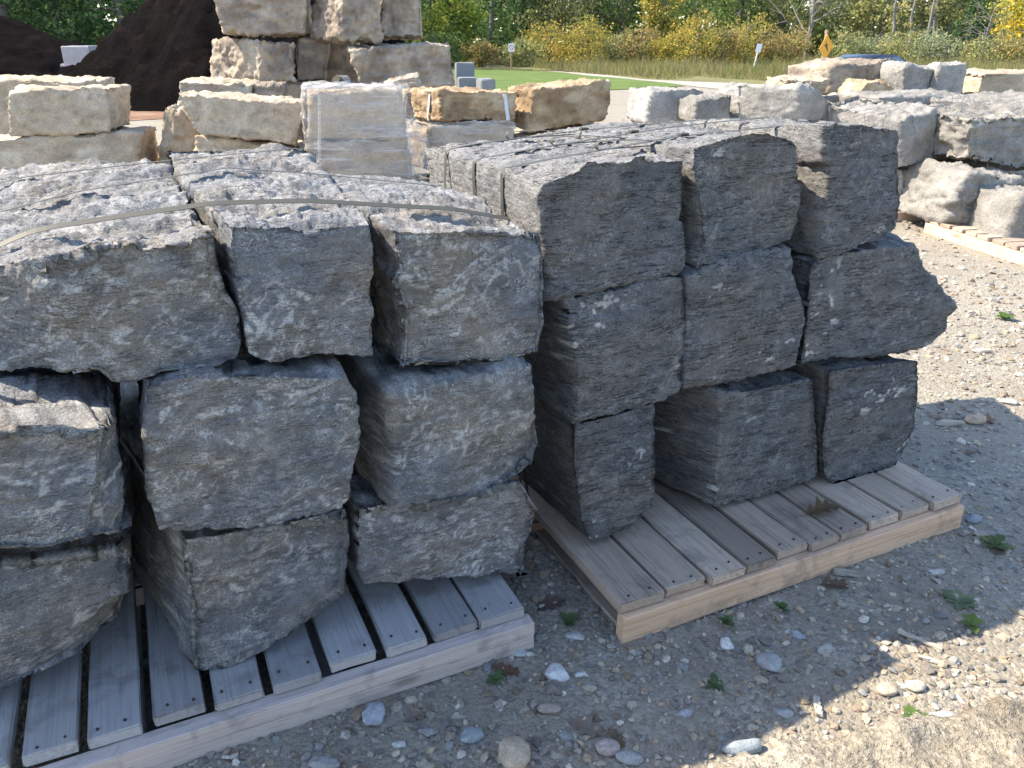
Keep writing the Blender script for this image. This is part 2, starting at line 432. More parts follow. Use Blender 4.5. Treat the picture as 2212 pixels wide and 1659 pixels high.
# ------------------------------------------------------------------ ground
def terrain(x, y):
    x = np.asarray(x, float); y = np.asarray(y, float)
    p = np.stack([x, y, np.zeros_like(x)], -1).reshape(-1, 3)
    near = np.exp(-np.maximum(y.ravel() - 4, 0) / 6)
    h = 0.012 * near * gnoise(p * 1.3, 3) + 0.005 * near * gnoise(p * 5, 4)
    return h.reshape(x.shape)

def gravel_mat():
    t = NT('gravel_ground'); co = t.coords((1, 1, 1), False)
    vo = t.node('ShaderNodeTexVoronoi'); vo.inputs['Scale'].default_value = 75; t.link(co, vo.inputs['Vector'])
    vo2 = t.node('ShaderNodeTexVoronoi'); vo2.inputs['Scale'].default_value = 160; t.link(co, vo2.inputs['Vector'])
    sep = t.node('ShaderNodeSeparateColor'); t.link(vo.outputs['Color'], sep.inputs[0])
    stone = t.ramp(sep.outputs[0], [(0.0, (0.175, 0.157, 0.13)), (0.35, (0.24, 0.215, 0.175)), (0.7, (0.285, 0.255, 0.205)), (1.0, (0.35, 0.32, 0.27))])
    big = t.noise(co, 0.9, 5, 0.6); dirt = t.ramp(big, [(0.35, (0.19, 0.164, 0.128)), (0.65, (0.25, 0.219, 0.172))])
    fine = t.noise(co, 220, 4, 0.7)
    c = t.mix(t.ramp(t.noise(co, 3.5, 5, 0.6), [(0.40, 0.25), (0.62, 0.9)]), dirt, stone)
    c = t.mix(0.45, c, t.ramp(fine, [(0.25, 0.25), (0.5, 0.5), (0.75, 0.78)]), 'OVERLAY')
    n = t.bump(t.ramp(vo.outputs['Distance'], [(0.0, 1.0), (0.75, 0.0)]), 0.55, 0.008)
    n = t.bump(vo2.outputs['Distance'], 0.5, 0.004, n); n = t.bump(fine, 0.5, 0.002, n)
    return t.done(c, n, 0.95)
M_GRAVEL = gravel_mat()
def axis_pts(lo, hi, fine_lo, fine_hi, step, grow=1.18):
    a = list(np.arange(fine_lo, fine_hi, step)); s = step
    while a[-1] < hi: s *= grow; a.append(a[-1] + s)
    s = step; b = []; x = fine_lo
    while x > lo: s *= grow; x -= s; b.append(x)
    return np.array(b[::-1] + a)
gx = axis_pts(-400, 400, -3, 4.5, 0.05); gy = axis_pts(-30, 700, 0.5, 7, 0.05)
GX, GY = np.meshgrid(gx, gy, indexing='ij')
gv = np.stack([GX, GY, terrain(GX, GY)], -1).reshape(-1, 3)
gi = np.arange(len(gx) * len(gy)).reshape(len(gx), len(gy))
gq = np.stack([gi[:-1, :-1], gi[1:, :-1], gi[1:, 1:], gi[:-1, 1:]], -1).reshape(-1, 4)
obj('ground', mesh_np('ground', gv, gq, M_GRAVEL), kind='structure')

def inside(poly, x, y):
    x = np.asarray(x); y = np.asarray(y); r = np.zeros(x.shape, bool); n = len(poly)
    for i in range(n):
        x1, y1 = poly[i]; x2, y2 = poly[(i + 1) % n]
        c = (y1 > y) != (y2 > y)
        with np.errstate(divide='ignore', invalid='ignore'):
            r ^= c & (x < (x2 - x1) * (y - y1) / (y2 - y1) + x1)
    return r
def sheet(name, poly, off, mat, step):
    """flat ground sheet with the outline poly, following the terrain"""
    bm = bmesh.new()
    pts = []
    n = len(poly)
    for i in range(n):
        a = np.array(poly[i]); b = np.array(poly[(i + 1) % n]); k = max(1, int(np.linalg.norm(b - a) / step))
        for j in range(k):
            w = j / k; p = a * (1 - w) + b * w; pts.append(p)
    vs_ = [bm.verts.new((p[0] + random.uniform(-.12, .12) * step, p[1] + random.uniform(-.12, .12) * step, 0)) for p in pts]
    f = bm.faces.new(vs_)
    bmesh.ops.triangulate(bm, faces=[f])
    for _ in range(2):
        es = [e for e in bm.edges if e.calc_length() > step * 1.6]
        if es: bmesh.ops.subdivide_edges(bm, edges=es, cuts=2)
        bmesh.ops.triangulate(bm, faces=bm.faces[:])
    xy = np.array([(v.co.x, v.co.y) for v in bm.verts]); h = terrain(xy[:, 0], xy[:, 1])
    for v, z in zip(bm.verts, h): v.co.z = z + off
    for f in bm.faces:
        if f.normal.z < 0: f.normal_flip()
    return obj(name, bm_mesh(name, bm, mat, True), kind='structure')
def g2(x, y): p = at_z(x, y); return (p[0], p[1])

def grass_mat(name, a, b, c_, scale):
    t = NT(name); co = t.coords((1, 1, 1), False)
    c = t.ramp(t.noise(co, scale, 6, 0.65), [(0.3, a), (0.5, b), (0.72, c_)])
    c = t.mix(0.4, c, t.ramp(t.noise(co, scale * 18, 4, 0.7), [(0.3, 0.3), (0.7, 0.7)]), 'OVERLAY')
    n = t.bump(t.noise(co, scale * 14, 5, 0.7), 0.8, 0.06)
    return t.done(c, n, 0.9)
M_LAWN = grass_mat('lawn', (0.06, 0.10, 0.02), (0.085, 0.13, 0.025), (0.12, 0.155, 0.04), 0.5)
M_MEADOW = grass_mat('meadow', (0.10, 0.09, 0.035), (0.14, 0.135, 0.05), (0.17, 0.14, 0.07), 0.12)
t = NT('mulch_ground'); co = t.coords((1, 1, 1), False)
c = t.ramp(t.noise(co, 0.8, 6, 0.65), [(0.3, (0.13, 0.065, 0.038)), (0.5, (0.20, 0.115, 0.07)), (0.7, (0.29, 0.215, 0.15))])
c = t.mix(0.5, c, t.ramp(t.noise(co, 25, 4, 0.7), [(0.3, 0.3), (0.7, 0.7)]), 'OVERLAY')
M_MULCHG = t.done(c, t.bump(t.noise(co, 20, 5, 0.7), 0.7, 0.03), 0.95)
t = NT('road_gravel'); co = t.coords((1, 1, 1), False)
c = t.ramp(t.noise(co, 0.7, 6, 0.6), [(0.3, (0.27, 0.235, 0.20)), (0.7, (0.36, 0.32, 0.275))])
c = t.mix(0.4, c, t.ramp(t.noise(co, 30, 4, 0.7), [(0.3, 0.3), (0.7, 0.7)]), 'OVERLAY')
M_ROAD = t.done(c, t.bump(t.noise(co, 30, 5, 0.7), 0.5, 0.02), 0.95)

sheet('mulch_strewn_ground', [(-40, 46), (-40, 22), (-15, 19.5), (-9, 18), (-5.5, 21), (-5, 30), (-6, 46)], 0.012, M_MULCHG, 2.0)
sheet('lawn', [g2(960, 136), g2(1040, 140.5), g2(1240, 160), g2(1440, 179), g2(1475, 186), g2(1440, 190), g2(1300, 196), g2(1150, 204), g2(960, 212)], 0.02, M_LAWN, 2.0)
sheet('gravel_road', [g2(960, 133), g2(1040, 137.5), g2(1240, 157), g2(1440, 174), g2(1520, 168.5), g2(1640, 176), g2(1800, 184), g2(2300, 208), g2(2300, 226),
                       g2(1800, 205), g2(1600, 199), g2(1480, 186.5), g2(1440, 179.6), g2(1240, 160.4), g2(1040, 141), g2(960, 136.4)], 0.016, M_ROAD, 2.0)
sheet('meadow', [(-60, 75), (-20, 68), g2(960, 132.5), g2(1040, 137), g2(1240, 156.5), g2(1440, 173.5), g2(1520, 168), g2(1640, 175.5), g2(1800, 183.5), g2(2300, 207.5),
                 (60, 22), (330, 60), (330, 420), (-330, 420), (-330, 75)], 0.024, M_MEADOW, 9.0)

# ------------------------------------------------------------------ pallets
def pallet(name, origin, va, ua, boards, depth, strs, mb, ms, label, deck=DECK, bt=0.034, sth=0.036, nails=True, group=None, gap_under=0.0, lastlow=False, rs=None, proud=0.014, split=False):
    """origin: ground point under the deck's front left corner; boards: (v0, v1) spans; strs: (v0, v1) span of the stringers"""
    root = obj(name, None, None, (origin[0], origin[1], 0), label, 'pallet', group)
    root.rotation_euler.z = math.atan2(va[1], va[0])
    z = float(terrain(np.array([origin[0]]), np.array([origin[1]]))[0]); root.location.z = z * 0
    rs = rs or random.Random(5)
    sh = deck - bt
    for k, uu in enumerate((-proud, depth * 0.5 - 0.02, depth - 0.03)):
        zb = 0.0165 if k == 1 else 0.0
        if split and k == 0:                                  # front stringer made of two stacked lengths
            hh = (sh - 0.003) * 0.52
            for z_, h_ in ((0.0, hh - 0.0015), (hh, sh - 0.002 - hh)):
                obj('stringer', box_mesh('stringer', strs[1] - strs[0], 0.042 + (0.003 if z_ else 0), h_, ms, 0.003, 1, 0.0012, 7, rs), root, ((strs[0] + strs[1]) / 2, uu + 0.021, z_))
        else:
            obj('stringer', box_mesh('stringer', strs[1] - strs[0], 0.042, sh - zb - 0.002, ms, 0.004, 1, 0.0014, 7, rs), root, ((strs[0] + strs[1]) / 2, uu + 0.021, zb))
    for k in range(4):
        vv = strs[0] + 0.07 + (strs[1] - strs[0] - 0.14) * k / 3
        me = box_mesh('bottom_board', 0.09, depth - 0.10, 0.0155, mb, 0.002)
        obj('bottom_board', me, root, (vv, depth / 2, 0.0))
    nail_me = None
    for (v0, v1) in boards:
        me = box_mesh('deck_board', v1 - v0, depth + rs.uniform(-0.03, 0.006), bt - 0.001 - rs.uniform(0, 0.004), mb, 0.0035, 2, 0.002, 6, rs)
        o = obj('deck_board', me, root, ((v0 + v1) / 2, depth / 2 + rs.uniform(-0.004, 0.006), sh + 0.001))
        o.rotation_euler.z = rs.uniform(-0.009, 0.009); o.rotation_euler.x = rs.uniform(-0.0015, 0.0015)
        if nails:
            if nail_me is None:
                bm = bmesh.new(); bmesh.ops.create_cone(bm, cap_ends=True, segments=8, radius1=0.0038, radius2=0.0032, depth=0.004); nail_me = bm_mesh('nail', bm, M_NAIL)
            for s in (-1, 1):
                obj('nail', nail_me, o, (s * (v1 - v0) * rs.uniform(0.2, 0.32), -depth / 2 + rs.uniform(0.025, 0.045), bt))
    return root
def front_v(x, y, A): return float((at_z(x, y, DECK) - A) @ VA)
spans = [(1345, 1443), (1449, 1535), (1541, 1614), (1619, 1683), (1689, 1757), (1763, 1823), (1829, 1888), (1894, 1957), (1963, 2024), (2030, 2093)]
bR = [(front_v(a, 1310 - (a - 1345) * .3133, AR), front_v(b, 1310 - (b - 1345) * .3133, AR)) for a, b in spans]
pallet('pallet', AR, VA, UA, bR, 1.22, (0.0, bR[-1][1] + 0.004), M_BOARD_R, M_STRING_R, 'brown wooden pallet with tight boards under the farther dark stone stack')
spans = [(1040, 1136), (938, 1030), (836, 922), (712, 812), (592, 695), (467, 573), (327, 440), (182, 302), (37, 162), (-95, 12), (-250, -120), (-420, -280)]
bL = [(front_v(a, 1310 + (1140 - a) * .325, AL), front_v(b, 1310 + (1140 - b) * .325, AL)) for a, b in spans]
v0L = bL[-1][0]
AL0 = AL + VA * v0L
bL = [(a - v0L, b - v0L) for a, b in bL][::-1]
pallet('pallet', AL0, VA, UA, bL, 1.3, (0.0, -v0L + 0.008), M_BOARD_L, M_STRING_L, 'grey weathered pallet with open gaps under the nearer dark stone stack', proud=0.03, split=True)

# ------------------------------------------------------------------ dark stone blocks
def dark_block(name, stack, T, Rm, B, Lm, mat, seed, label, depth=1.1, back=None, shift=(0, 0, 0), setback=None, **kw):
    A, sb = (AR, 0.28) if stack == 'R' else (AL, 0.09)
    if setback is not None: sb = setback
    def pt(p):
        o = p[2] if len(p) > 2 else 0.0
        return at_plane(p[0], p[1], A + UA * (sb + o), UA)
    T = [pt(p) for p in T]; B = [pt(p) for p in B]
    Rp = [T[-1]] + [pt(p) for p in Rm] + [B[-1]]; Lp = [T[0]] + [pt(p) for p in Lm] + [B[0]]
    sv = VA * shift[0] + UA * shift[1] + np.array([0, 0, shift[2]])
    cs = [T[0], T[-1], B[-1], B[0]]
    bk = [c + UA * depth + sv for c in cs]
    zb = min(bk[2][2], bk[3][2]) ; bk[2][2] = bk[3][2] = max(zb, DECK + 0.01)
    if back:
        for k, p in back.items(): bk[k] = at_plane(p[0], p[1], A + UA * (sb + depth), UA)
    return rock('stone_block', T, Rp, B, Lp, bk, kw.pop('res', (88, 28, 76)), mat, seed, (VA, UA), label,
                group='dark stone blocks stacked on the pallets', minz=DECK + 0.001, **kw)
KR = dict(grow=0.004, jag=0.0045, und=0.0045, mid=0.004, fine=0.0030, ledge=0.0042, ledge_h=0.062, tilt=-0.04, chip=(0.001, 0.013), top=0.006, facet=0.12)
KL = dict(grow=0.006, jag=0.0045, und=0.007, mid=0.006, fine=0.0032, ledge=0.006, ledge_h=0.10, tilt=0.03, chip=(0.0015, 0.017), top=0.008, pit=34.0, facet=0.22)
# right (farther) stack, top row
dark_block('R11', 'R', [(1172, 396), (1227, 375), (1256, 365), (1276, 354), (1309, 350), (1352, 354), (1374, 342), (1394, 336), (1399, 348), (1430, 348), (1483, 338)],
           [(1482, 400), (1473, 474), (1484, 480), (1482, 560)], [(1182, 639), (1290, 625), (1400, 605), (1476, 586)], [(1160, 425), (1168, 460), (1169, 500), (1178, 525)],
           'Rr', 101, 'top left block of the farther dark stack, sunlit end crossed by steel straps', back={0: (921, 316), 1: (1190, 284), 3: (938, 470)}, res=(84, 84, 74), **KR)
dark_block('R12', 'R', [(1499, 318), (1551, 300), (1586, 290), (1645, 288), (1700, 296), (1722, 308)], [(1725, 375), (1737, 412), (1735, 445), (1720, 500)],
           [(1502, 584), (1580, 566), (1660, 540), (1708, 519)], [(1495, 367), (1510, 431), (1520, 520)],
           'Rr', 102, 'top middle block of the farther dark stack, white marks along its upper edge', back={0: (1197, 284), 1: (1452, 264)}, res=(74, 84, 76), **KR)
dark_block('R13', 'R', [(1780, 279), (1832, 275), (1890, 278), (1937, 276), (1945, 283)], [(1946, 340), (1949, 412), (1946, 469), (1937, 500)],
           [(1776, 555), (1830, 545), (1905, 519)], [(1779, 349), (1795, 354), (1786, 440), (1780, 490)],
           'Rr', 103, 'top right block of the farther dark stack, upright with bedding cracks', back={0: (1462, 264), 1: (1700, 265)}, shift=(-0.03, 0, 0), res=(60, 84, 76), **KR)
# right stack, middle row
dark_block('R21', 'R', [(1213, 644), (1290, 630), (1400, 614), (1474, 602)], [(1484, 660), (1481, 740), (1476, 800)],
           [(1238, 913), (1310, 897), (1400, 877), (1468, 852)], [(1222, 666), (1240, 745), (1249, 800), (1250, 864)],
           'R', 104, 'middle row left block of the farther dark stack with a shadowed side', shift=(-0.05, 0, 0), **KR)
dark_block('R22', 'R', [(1484, 592), (1560, 574), (1640, 556), (1703, 546)], [(1710, 600), (1735, 660), (1738, 690), (1726, 750)],
           [(1479, 836), (1560, 826), (1650, 806), (1720, 793)], [(1486, 650), (1483, 740)],
           'R', 105, 'middle row centre block of the farther dark stack, tucked between two blocks', **KR)
dark_block('R23', 'R', [(1757, 566), (1810, 548), (1900, 530), (1972, 528)], [(1985, 575), (2020, 602), (2035, 632), (2064, 662), (2046, 682), (2040, 712)],
           [(1728, 794), (1800, 776), (1940, 758), (2000, 744)], [(1750, 600), (1742, 690)],
           'R', 106, 'middle row right block of the farther dark stack with a pointed right end', **KR)
# right stack, bottom row
dark_block('R31', 'R', [(1240, 915), (1310, 899), (1414, 868)], [(1420, 950), (1419, 1040)], [(1278, 1182), (1350, 1150), (1415, 1098)], [(1238, 1000), (1256, 1130)],
           'R', 107, 'bottom left block of the farther dark stack standing on bare boards', **KR)
dark_block('R32', 'R', [(1548, 852), (1640, 838), (1757, 812)], [(1762, 870), (1771, 980)], [(1542, 1097), (1640, 1077), (1700, 1056), (1767, 1032)], [(1556, 900), (1546, 1000)],
           'R', 108, 'bottom centre block of the farther dark stack, white speckles and broad dark side', shift=(-0.30, 0, 0), **KR)
dark_block('R33', 'R', [(1792, 800), (1880, 786), (1975, 776), (1987, 786)], [(1986, 860), (1976, 930)], [(1800, 1055), (1860, 1036), (1938, 1011)], [(1791, 860), (1776, 940), (1780, 1030)],
           'R', 109, 'bottom right block of the farther dark stack, smallest, near the board ends', shift=(-0.06, 0, 0), setback=0.25, **KR)
# left (nearer) stack, top row
dark_block('L11', 'L', [(-170, 650, 0.26), (-60, 590, 0.16), (0, 566, 0.09), (40, 548, 0.03), (80, 547), (144, 544), (200, 519), (290, 514), (324, 526), (390, 519), (422, 502), (469, 493)], [(478, 567), (498, 630), (527, 677), (532, 740)],
           [(-170, 800, 0.30), (-40, 792, 0.2), (94, 802, 0.09), (156, 816, 0.04), (208, 808), (244, 834), (282, 841), (351, 820), (453, 809), (516, 782)], [(-175, 720, 0.28)],
           'L', 111, 'top left block of the nearer dark stack, broad pitted top under a loose strap', back={0: (-210, 372), 1: (322, 341)}, depth=1.25, res=(120, 120, 60), **KL)
dark_block('L12', 'L', [(492, 487), (586, 485), (664, 495), (722, 486), (801, 481)], [(808, 530), (801, 622), (808, 669)],
           [(530, 764), (560, 782), (664, 775), (803, 764)], [(496, 512), (498, 550), (520, 640)],
           'L', 112, 'top middle block of the nearer dark stack, white spots and a ledge on top', back={0: (352, 322), 1: (622, 318)}, depth=1.25, res=(74, 112, 58), **KL)
dark_block('L13', 'L', [(846, 496), (900, 500), (1000, 496), (1100, 500), (1177, 497)], [(1181, 560), (1185, 700)],
           [(862, 803), (960, 800), (1100, 786), (1170, 765)], [(860, 580), (842, 605), (868, 680)],
           'L', 113, 'top right block of the nearer dark stack, flat brown top', back={0: (690, 386), 1: (925, 401)}, depth=0.72, res=(84, 74, 70), **{**KL, 'top': 0.006})
# left stack, middle row
dark_block('L21', 'L', [(-420, 945), (-150, 930), (0, 924), (58, 921), (133, 916), (175, 927), (236, 918), (262, 882, 0.14)], [(272, 960, 0.14), (285, 1080, 0.12)],
           [(-420, 1262), (-150, 1220), (0, 1203), (90, 1197), (186, 1178), (250, 1168, 0.06), (281, 1150, 0.13)], [(-425, 1100)],
           'L', 114, 'middle row left block of the nearer dark stack with a sunlit patch on top', shift=(-0.04, 0, 0.03), setback=-0.05, **KL)
dark_block('L22', 'L', [(313, 832), (457, 812), (600, 808), (742, 815)], [(765, 857), (773, 937), (765, 1011), (755, 1075)],
           [(340, 1149), (452, 1144), (584, 1139), (742, 1098)], [(314, 937), (319, 990), (324, 1075)],
           'L', 115, 'middle row centre block of the nearer dark stack, covered in pale fossil veins', setback=0.05, **KL)
dark_block('L23', 'L', [(846, 852), (950, 836), (1060, 815), (1143, 784)], [(1150, 850), (1170, 955), (1164, 1005)],
           [(853, 1096), (1000, 1080), (1070, 1062), (1138, 1032)], [(852, 950), (857, 1010)],
           'L', 116, 'middle row right block of the nearer dark stack with a slanted blue-grey corner', setback=0.07, shift=(-0.10, 0, 0.03), **{**KL, 'und': 0.02})
# left stack, bottom row
dark_block('L31', 'L', [(-470, 1275), (-150, 1225), (0, 1205), (120, 1194), (290, 1170)], [(297, 1230), (294, 1290)],
           [(-470, 1650, 0.02), (-150, 1570, 0.02), (0, 1512, 0.02), (100, 1470, 0.04), (190, 1426, 0.08), (284, 1335, 0.12)], [(-475, 1450)],
           'L', 117, 'bottom left block of the nearer dark stack, its underside curving up', setback=0.16, **{**KL, 'und': 0.022})
dark_block('L32', 'L', [(392, 1162), (480, 1150), (620, 1128), (758, 1100)], [(765, 1180), (757, 1240)],
           [(415, 1459), (480, 1453), (600, 1392), (700, 1334), (750, 1292)], [(394, 1280), (404, 1380)],
           'L', 118, 'bottom centre block of the nearer dark stack, leaning forward over the grey boards', setback=0.11, shift=(-0.22, 0, 0), **{**KL, 'und': 0.016, 'ledge': 0.016, 'tilt': -0.45, 'ledge_h': 0.085})
dark_block('L33', 'L', [(772, 1098), (900, 1078), (1040, 1060), (1125, 1034), (1174, 1105)], [(1162, 1140), (1146, 1180)],
           [(790, 1262), (900, 1256), (1000, 1250), (1090, 1246), (1136, 1266)], [(768, 1150), (772, 1220)],
           'P', 119, 'bottom right block of the nearer dark stack, rough pale grey and white', setback=0.13, **{**KL, 'mid': 0.012})


# ------------------------------------------------------------------ steel straps round the stacks
def hull2(p):
    p = p[np.lexsort((p[:, 1], p[:, 0]))]
    def half(pts):
        h = []
        for q in pts:
            while len(h) > 1 and (h[-1][0] - h[-2][0]) * (q[1] - h[-2][1]) - (h[-1][1] - h[-2][1]) * (q[0] - h[-2][0]) <= 0: h.pop()
            h.append(q)
        return h
    lo = half(p); up = half(p[::-1]); return np.array(lo[:-1] + up[:-1])
def ribbon_np(pts, side, wid, thick):
    """flat band along pts; side: unit vector across the band"""
    pts = np.asarray(pts, float); t = np.gradient(pts, axis=0); t /= np.linalg.norm(t, axis=1)[:, None] + 1e-9
    n = np.cross(t, side); n /= np.linalg.norm(n, axis=1)[:, None] + 1e-9
    v = np.stack([pts - side * wid / 2, pts + side * wid / 2, pts + side * wid / 2 + n * thick, pts - side * wid / 2 + n * thick], 1).reshape(-1, 3)
    m = len(pts); i = np.arange(m - 1)[:, None] * 4; j = np.arange(4)[None]; k = (j + 1) % 4
    return v, np.stack([i + j, i + 4 + j, i + 4 + k, i + k], -1).reshape(-1, 4)
def strap(A, ids, u0, label, slack=0.0, vr=None, tail=None, wid=0.018, wob=0.0, lean=0.0):
    V = np.concatenate([ROCKS['stone_block%d' % i][0] for i in ids]) - A
    lv, lu, z = V @ VA, V @ UA, V[:, 2] + A[2]
    s = np.abs(lu - u0) < 0.025
    P = np.stack([lv[s], z[s]], -1)
    P = np.concatenate([P, [[P[:, 0].min() + 0.1, DECK - 0.036], [P[:, 0].max() - 0.1, DECK - 0.036]]])
    hl = hull2(P); c = hl.mean(0)
    hl = np.concatenate([hl, hl[:1]])
    d = np.concatenate([[0], np.cumsum(np.linalg.norm(np.diff(hl, axis=0), axis=1))]); tt = np.arange(0, d[-1], 0.02)
    q = np.stack([np.interp(tt, d, hl[:, k]) for k in (0, 1)], -1); q = np.concatenate([q, q[:1]])
    q = c + (q - c) * 1.004
    zt = q[:, 1].max(); up = sstep(zt - 0.22, zt - 0.05, q[:, 1])
    w = (q[:, 0] - q[:, 0].min()) / np.ptp(q[:, 0])
    q[:, 1] += slack * up * np.sin(np.pi * np.clip(w * 1.1, 0, 1)) ** 1.3
    uo = u0 + wob * np.sin(w * 5.0) * up
    pts = A + q[:, :1] * VA + uo[:, None] * UA; pts[:, 2] = q[:, 1]
    root = obj('steel_strap', None, None, A + UA * u0 + VA * c[0] - np.array([0, 0, A[2]]), label, 'strap', 'steel straps round the dark stone stacks')
    b = np.array(root.location)
    sd = UA + np.array([0, 0, lean]); v, f = ribbon_np(pts, sd / np.linalg.norm(sd), wid, 0.0012); obj('band', mesh_np('band', v - b, f, M_STRAP, False), root)
    if tail is not None:
        i = np.argmin(np.abs(q[:, 0] - tail) + 5 * (q[:, 1] < zt - 0.25)); z0 = q[i, 1] + 0.003
        a = np.linspace(0, np.pi, 14)
        pth = [(tail + 0.26, z0 + 0.004), (tail + 0.16, z0 + 0.003), (tail + 0.06, z0 + 0.002)]
        pth += [(tail - 0.011 * math.sin(x), z0 + 0.011 - 0.011 * math.cos(x)) for x in a]
        pth += [(tail + 0.05, z0 + 0.023), (tail + 0.12, z0 + 0.022), (tail + 0.20, z0 + 0.014), (tail + 0.27, z0 + 0.006)]
        pp = np.array([A + x * VA + (u0 - 0.012) * UA + np.array([0, 0, zz - A[2]]) for x, zz in pth])
        v, f = ribbon_np(pp, UA, wid, 0.0012); obj('loose_end', mesh_np('loose_end', v - b, f, M_STRAP, False), root)
        cl = box_mesh('clip', 0.03, wid + 0.005, 0.007, M_STRAP, 0.001)
        p = A + (tail + 0.3) * VA + u0 * UA
        j = np.argmin(np.abs(q[:, 0] - (tail + 0.3)) + 5 * (q[:, 1] < zt - 0.25))
        o = obj('clip', cl, root, (p[0] - b[0], p[1] - b[1], q[j, 1] + 0.001 - b[2])); o.rotation_euler.z = TH
    return root
e0 = at_plane(1172, 396, AR + UA * 0.28, UA); e1 = at_plane(921, 316, AR + UA * 1.38, UA)
def proj(p):
    d = np.asarray(p) - EYE; f = d[1] * math.cos(PITCH) - d[2] * math.sin(PITCH); u = d[1] * math.sin(PITCH) + d[2] * math.cos(PITCH)
    return CX + FPX * d[0] / f, CY - FPX * u / f
def edge_u(px):
    lo, hi = 0.0, 1.0
    for _ in range(40):
        m = (lo + hi) / 2
        if proj(e0 * (1 - m) + e1 * m)[0] > px: lo = m
        else: hi = m
    return 0.28 + 1.1 * lo
RS = (101, 102, 103, 104, 105, 106, 107, 108, 109)
LS = (111, 112, 113, 114, 115, 116, 117, 118, 119)
strap(AR, RS, edge_u(1092), 'steel strap nearest the front of the farther stack with a curled loose end', tail=0.18)
strap(AR, RS, edge_u(1032), 'middle steel strap of the farther stack with a curled loose end', tail=0.16)
strap(AR, RS, edge_u(972), 'rear steel strap of the farther stack, last before its back edge', tail=0.14)
def lu(x, y, z=1.28): return float((at_z(x, y, z) - AL) @ UA)
strap(AL, LS, 0.27, 'loose bowed steel strap across the front of the nearer stack', slack=0.014, wob=0.015, wid=0.017, lean=0.45)
strap(AL, LS, 0.62, 'middle thin strap lying across the nearer stack tops', slack=0.004, wid=0.014)
strap(AL, (111, 112, 114, 115, 117, 118), 0.98, 'rear thin strap across the two longer blocks of the nearer stack', slack=0.004, wid=0.014)

# ------------------------------------------------------------------ blocks further back
def far_block(quad, dist, mat, seed, label, yaw=8, depth=0.9, dvec=None, lift=0.0, name='stone_block', cat='stone block', group=None, res=(30, 24, 26), left=(), right=(), topm=(), botm=(), drop=0.0, **kw):
    """quad: where the front face's corners TL,TR,BR,BL stand, seen from the camera; dist: metres ahead of it"""
    va = np.array([math.cos(R(yaw)), math.sin(R(yaw)), 0]); ua = np.array([-va[1], va[0], 0])
    xm = sum(p[0] for p in quad) / 4; ym = sum(p[1] for p in quad) / 4
    p0 = at_dist(xm, ym, dist); P = lambda p: at_plane(p[0], p[1], p0, ua)
    c = [P(p) for p in quad]
    dv = ua * depth if dvec is None else np.array([dvec[0], dvec[1], 0.0])
    T = [c[0]] + [P(p) for p in topm] + [c[1]]; B = [c[3]] + [P(p) for p in botm] + [c[2]]
    Rp = [c[1]] + [P(p) for p in right] + [c[2]]; Lp = [c[0]] + [P(p) for p in left] + [c[3]]
    bk = [x + dv for x in c]
    bk[2][2] = bk[3][2] = (c[2][2] + c[3][2]) / 2
    bk[0][2] += lift; bk[1][2] += lift
    base = dict(und=0.018, mid=0.013, ledge=0.014, ledge_h=0.16, top=0.012, pit=14.0, chip=(0.006, 0.05), fade=0.3, facet=0.25, minz=0.0, jag=0.015)
    base.update(kw)
    return rock(name, T, Rp, B, Lp, bk, res, mat, seed, (va, ua), label, cat, group, **base)
GT = 'tan stone blocks piled in the yard'
# left tan pile
far_block([(18, 196), (236, 188), (238, 284), (18, 297)], 9.8, 'tan', 201, 'tan block on the far left, topmost of the two-high pile', group=GT)
far_block([(-70, 302), (300, 288), (300, 386), (-70, 402)], 9.8, 'tan', 202, 'long tan block on the far left under another block', group=GT, res=(40, 24, 26))
far_block([(-90, 172), (205, 172), (225, 352), (-90, 356)], 11.3, 'tan', 203, 'tan slab showing behind the far left block', group=GT)
# middle tan pile
far_block([(386, 203), (660, 222), (640, 312), (430, 290)], 9.8, 'tan', 204, 'smooth tan block left of the plastic-wrapped load, wider at the top', group=GT, left=((392, 232), (418, 274)), yaw=4, dvec=(-0.22, 0.8), res=(46, 24, 30), facet=0.1, mid=0.008)
far_block([(352, 230), (430, 245), (430, 392), (332, 392)], 10.3, 'tan', 205, 'rough craggy tan boulder beside the gap in the tan pile', group=GT, mid=0.03, und=0.06)
far_block([(420, 294), (640, 318), (640, 402), (415, 402)], 10.0, 'tan', 206, 'tan block under the smooth wide-topped block', group=GT, yaw=4)
# big pile behind
GB = 'large stone blocks of the tall pile behind'
far_block([(560, 86), (642, 93), (640, 178), (556, 182)], 14.0, 'tang', 211, 'tall pile block with a rough sunlit left side, second course', group=GB, chip=(0.012, 0.10), dvec=(-1.12, 0.95), res=(24, 40, 30), mid=0.03, und=0.045, yaw=14)
far_block([(641, 78), (704, 80), (701, 175), (641, 177)], 14.6, 'tang', 212, 'narrow shaded block right of the sunlit rough block in the tall pile', group=GB, chip=(0.012, 0.10))
far_block([(700, 82), (772, 86), (772, 178), (700, 178)], 15.4, 'tang', 213, 'recessed block in deep shade in the tall pile', group=GB, chip=(0.012, 0.10))
far_block([(752, 106), (975, 94), (984, 186), (778, 196)], 13.8, 'tang', 214, 'wide block with flaking lit top, right end of the tall pile', group=GB, chip=(0.012, 0.10), left=((772, 150),), topm=((840, 100),), res=(44, 26, 28), mid=0.03, und=0.045)
far_block([(455, -62), (660, -62), (663, 74), (480, 72)], 14.2, 'tang', 215, 'top left block of the tall pile, undercut on its left', group=GB, chip=(0.012, 0.10), left=((452, -5), (466, 20)), mid=0.028, und=0.045, res=(36, 26, 36))
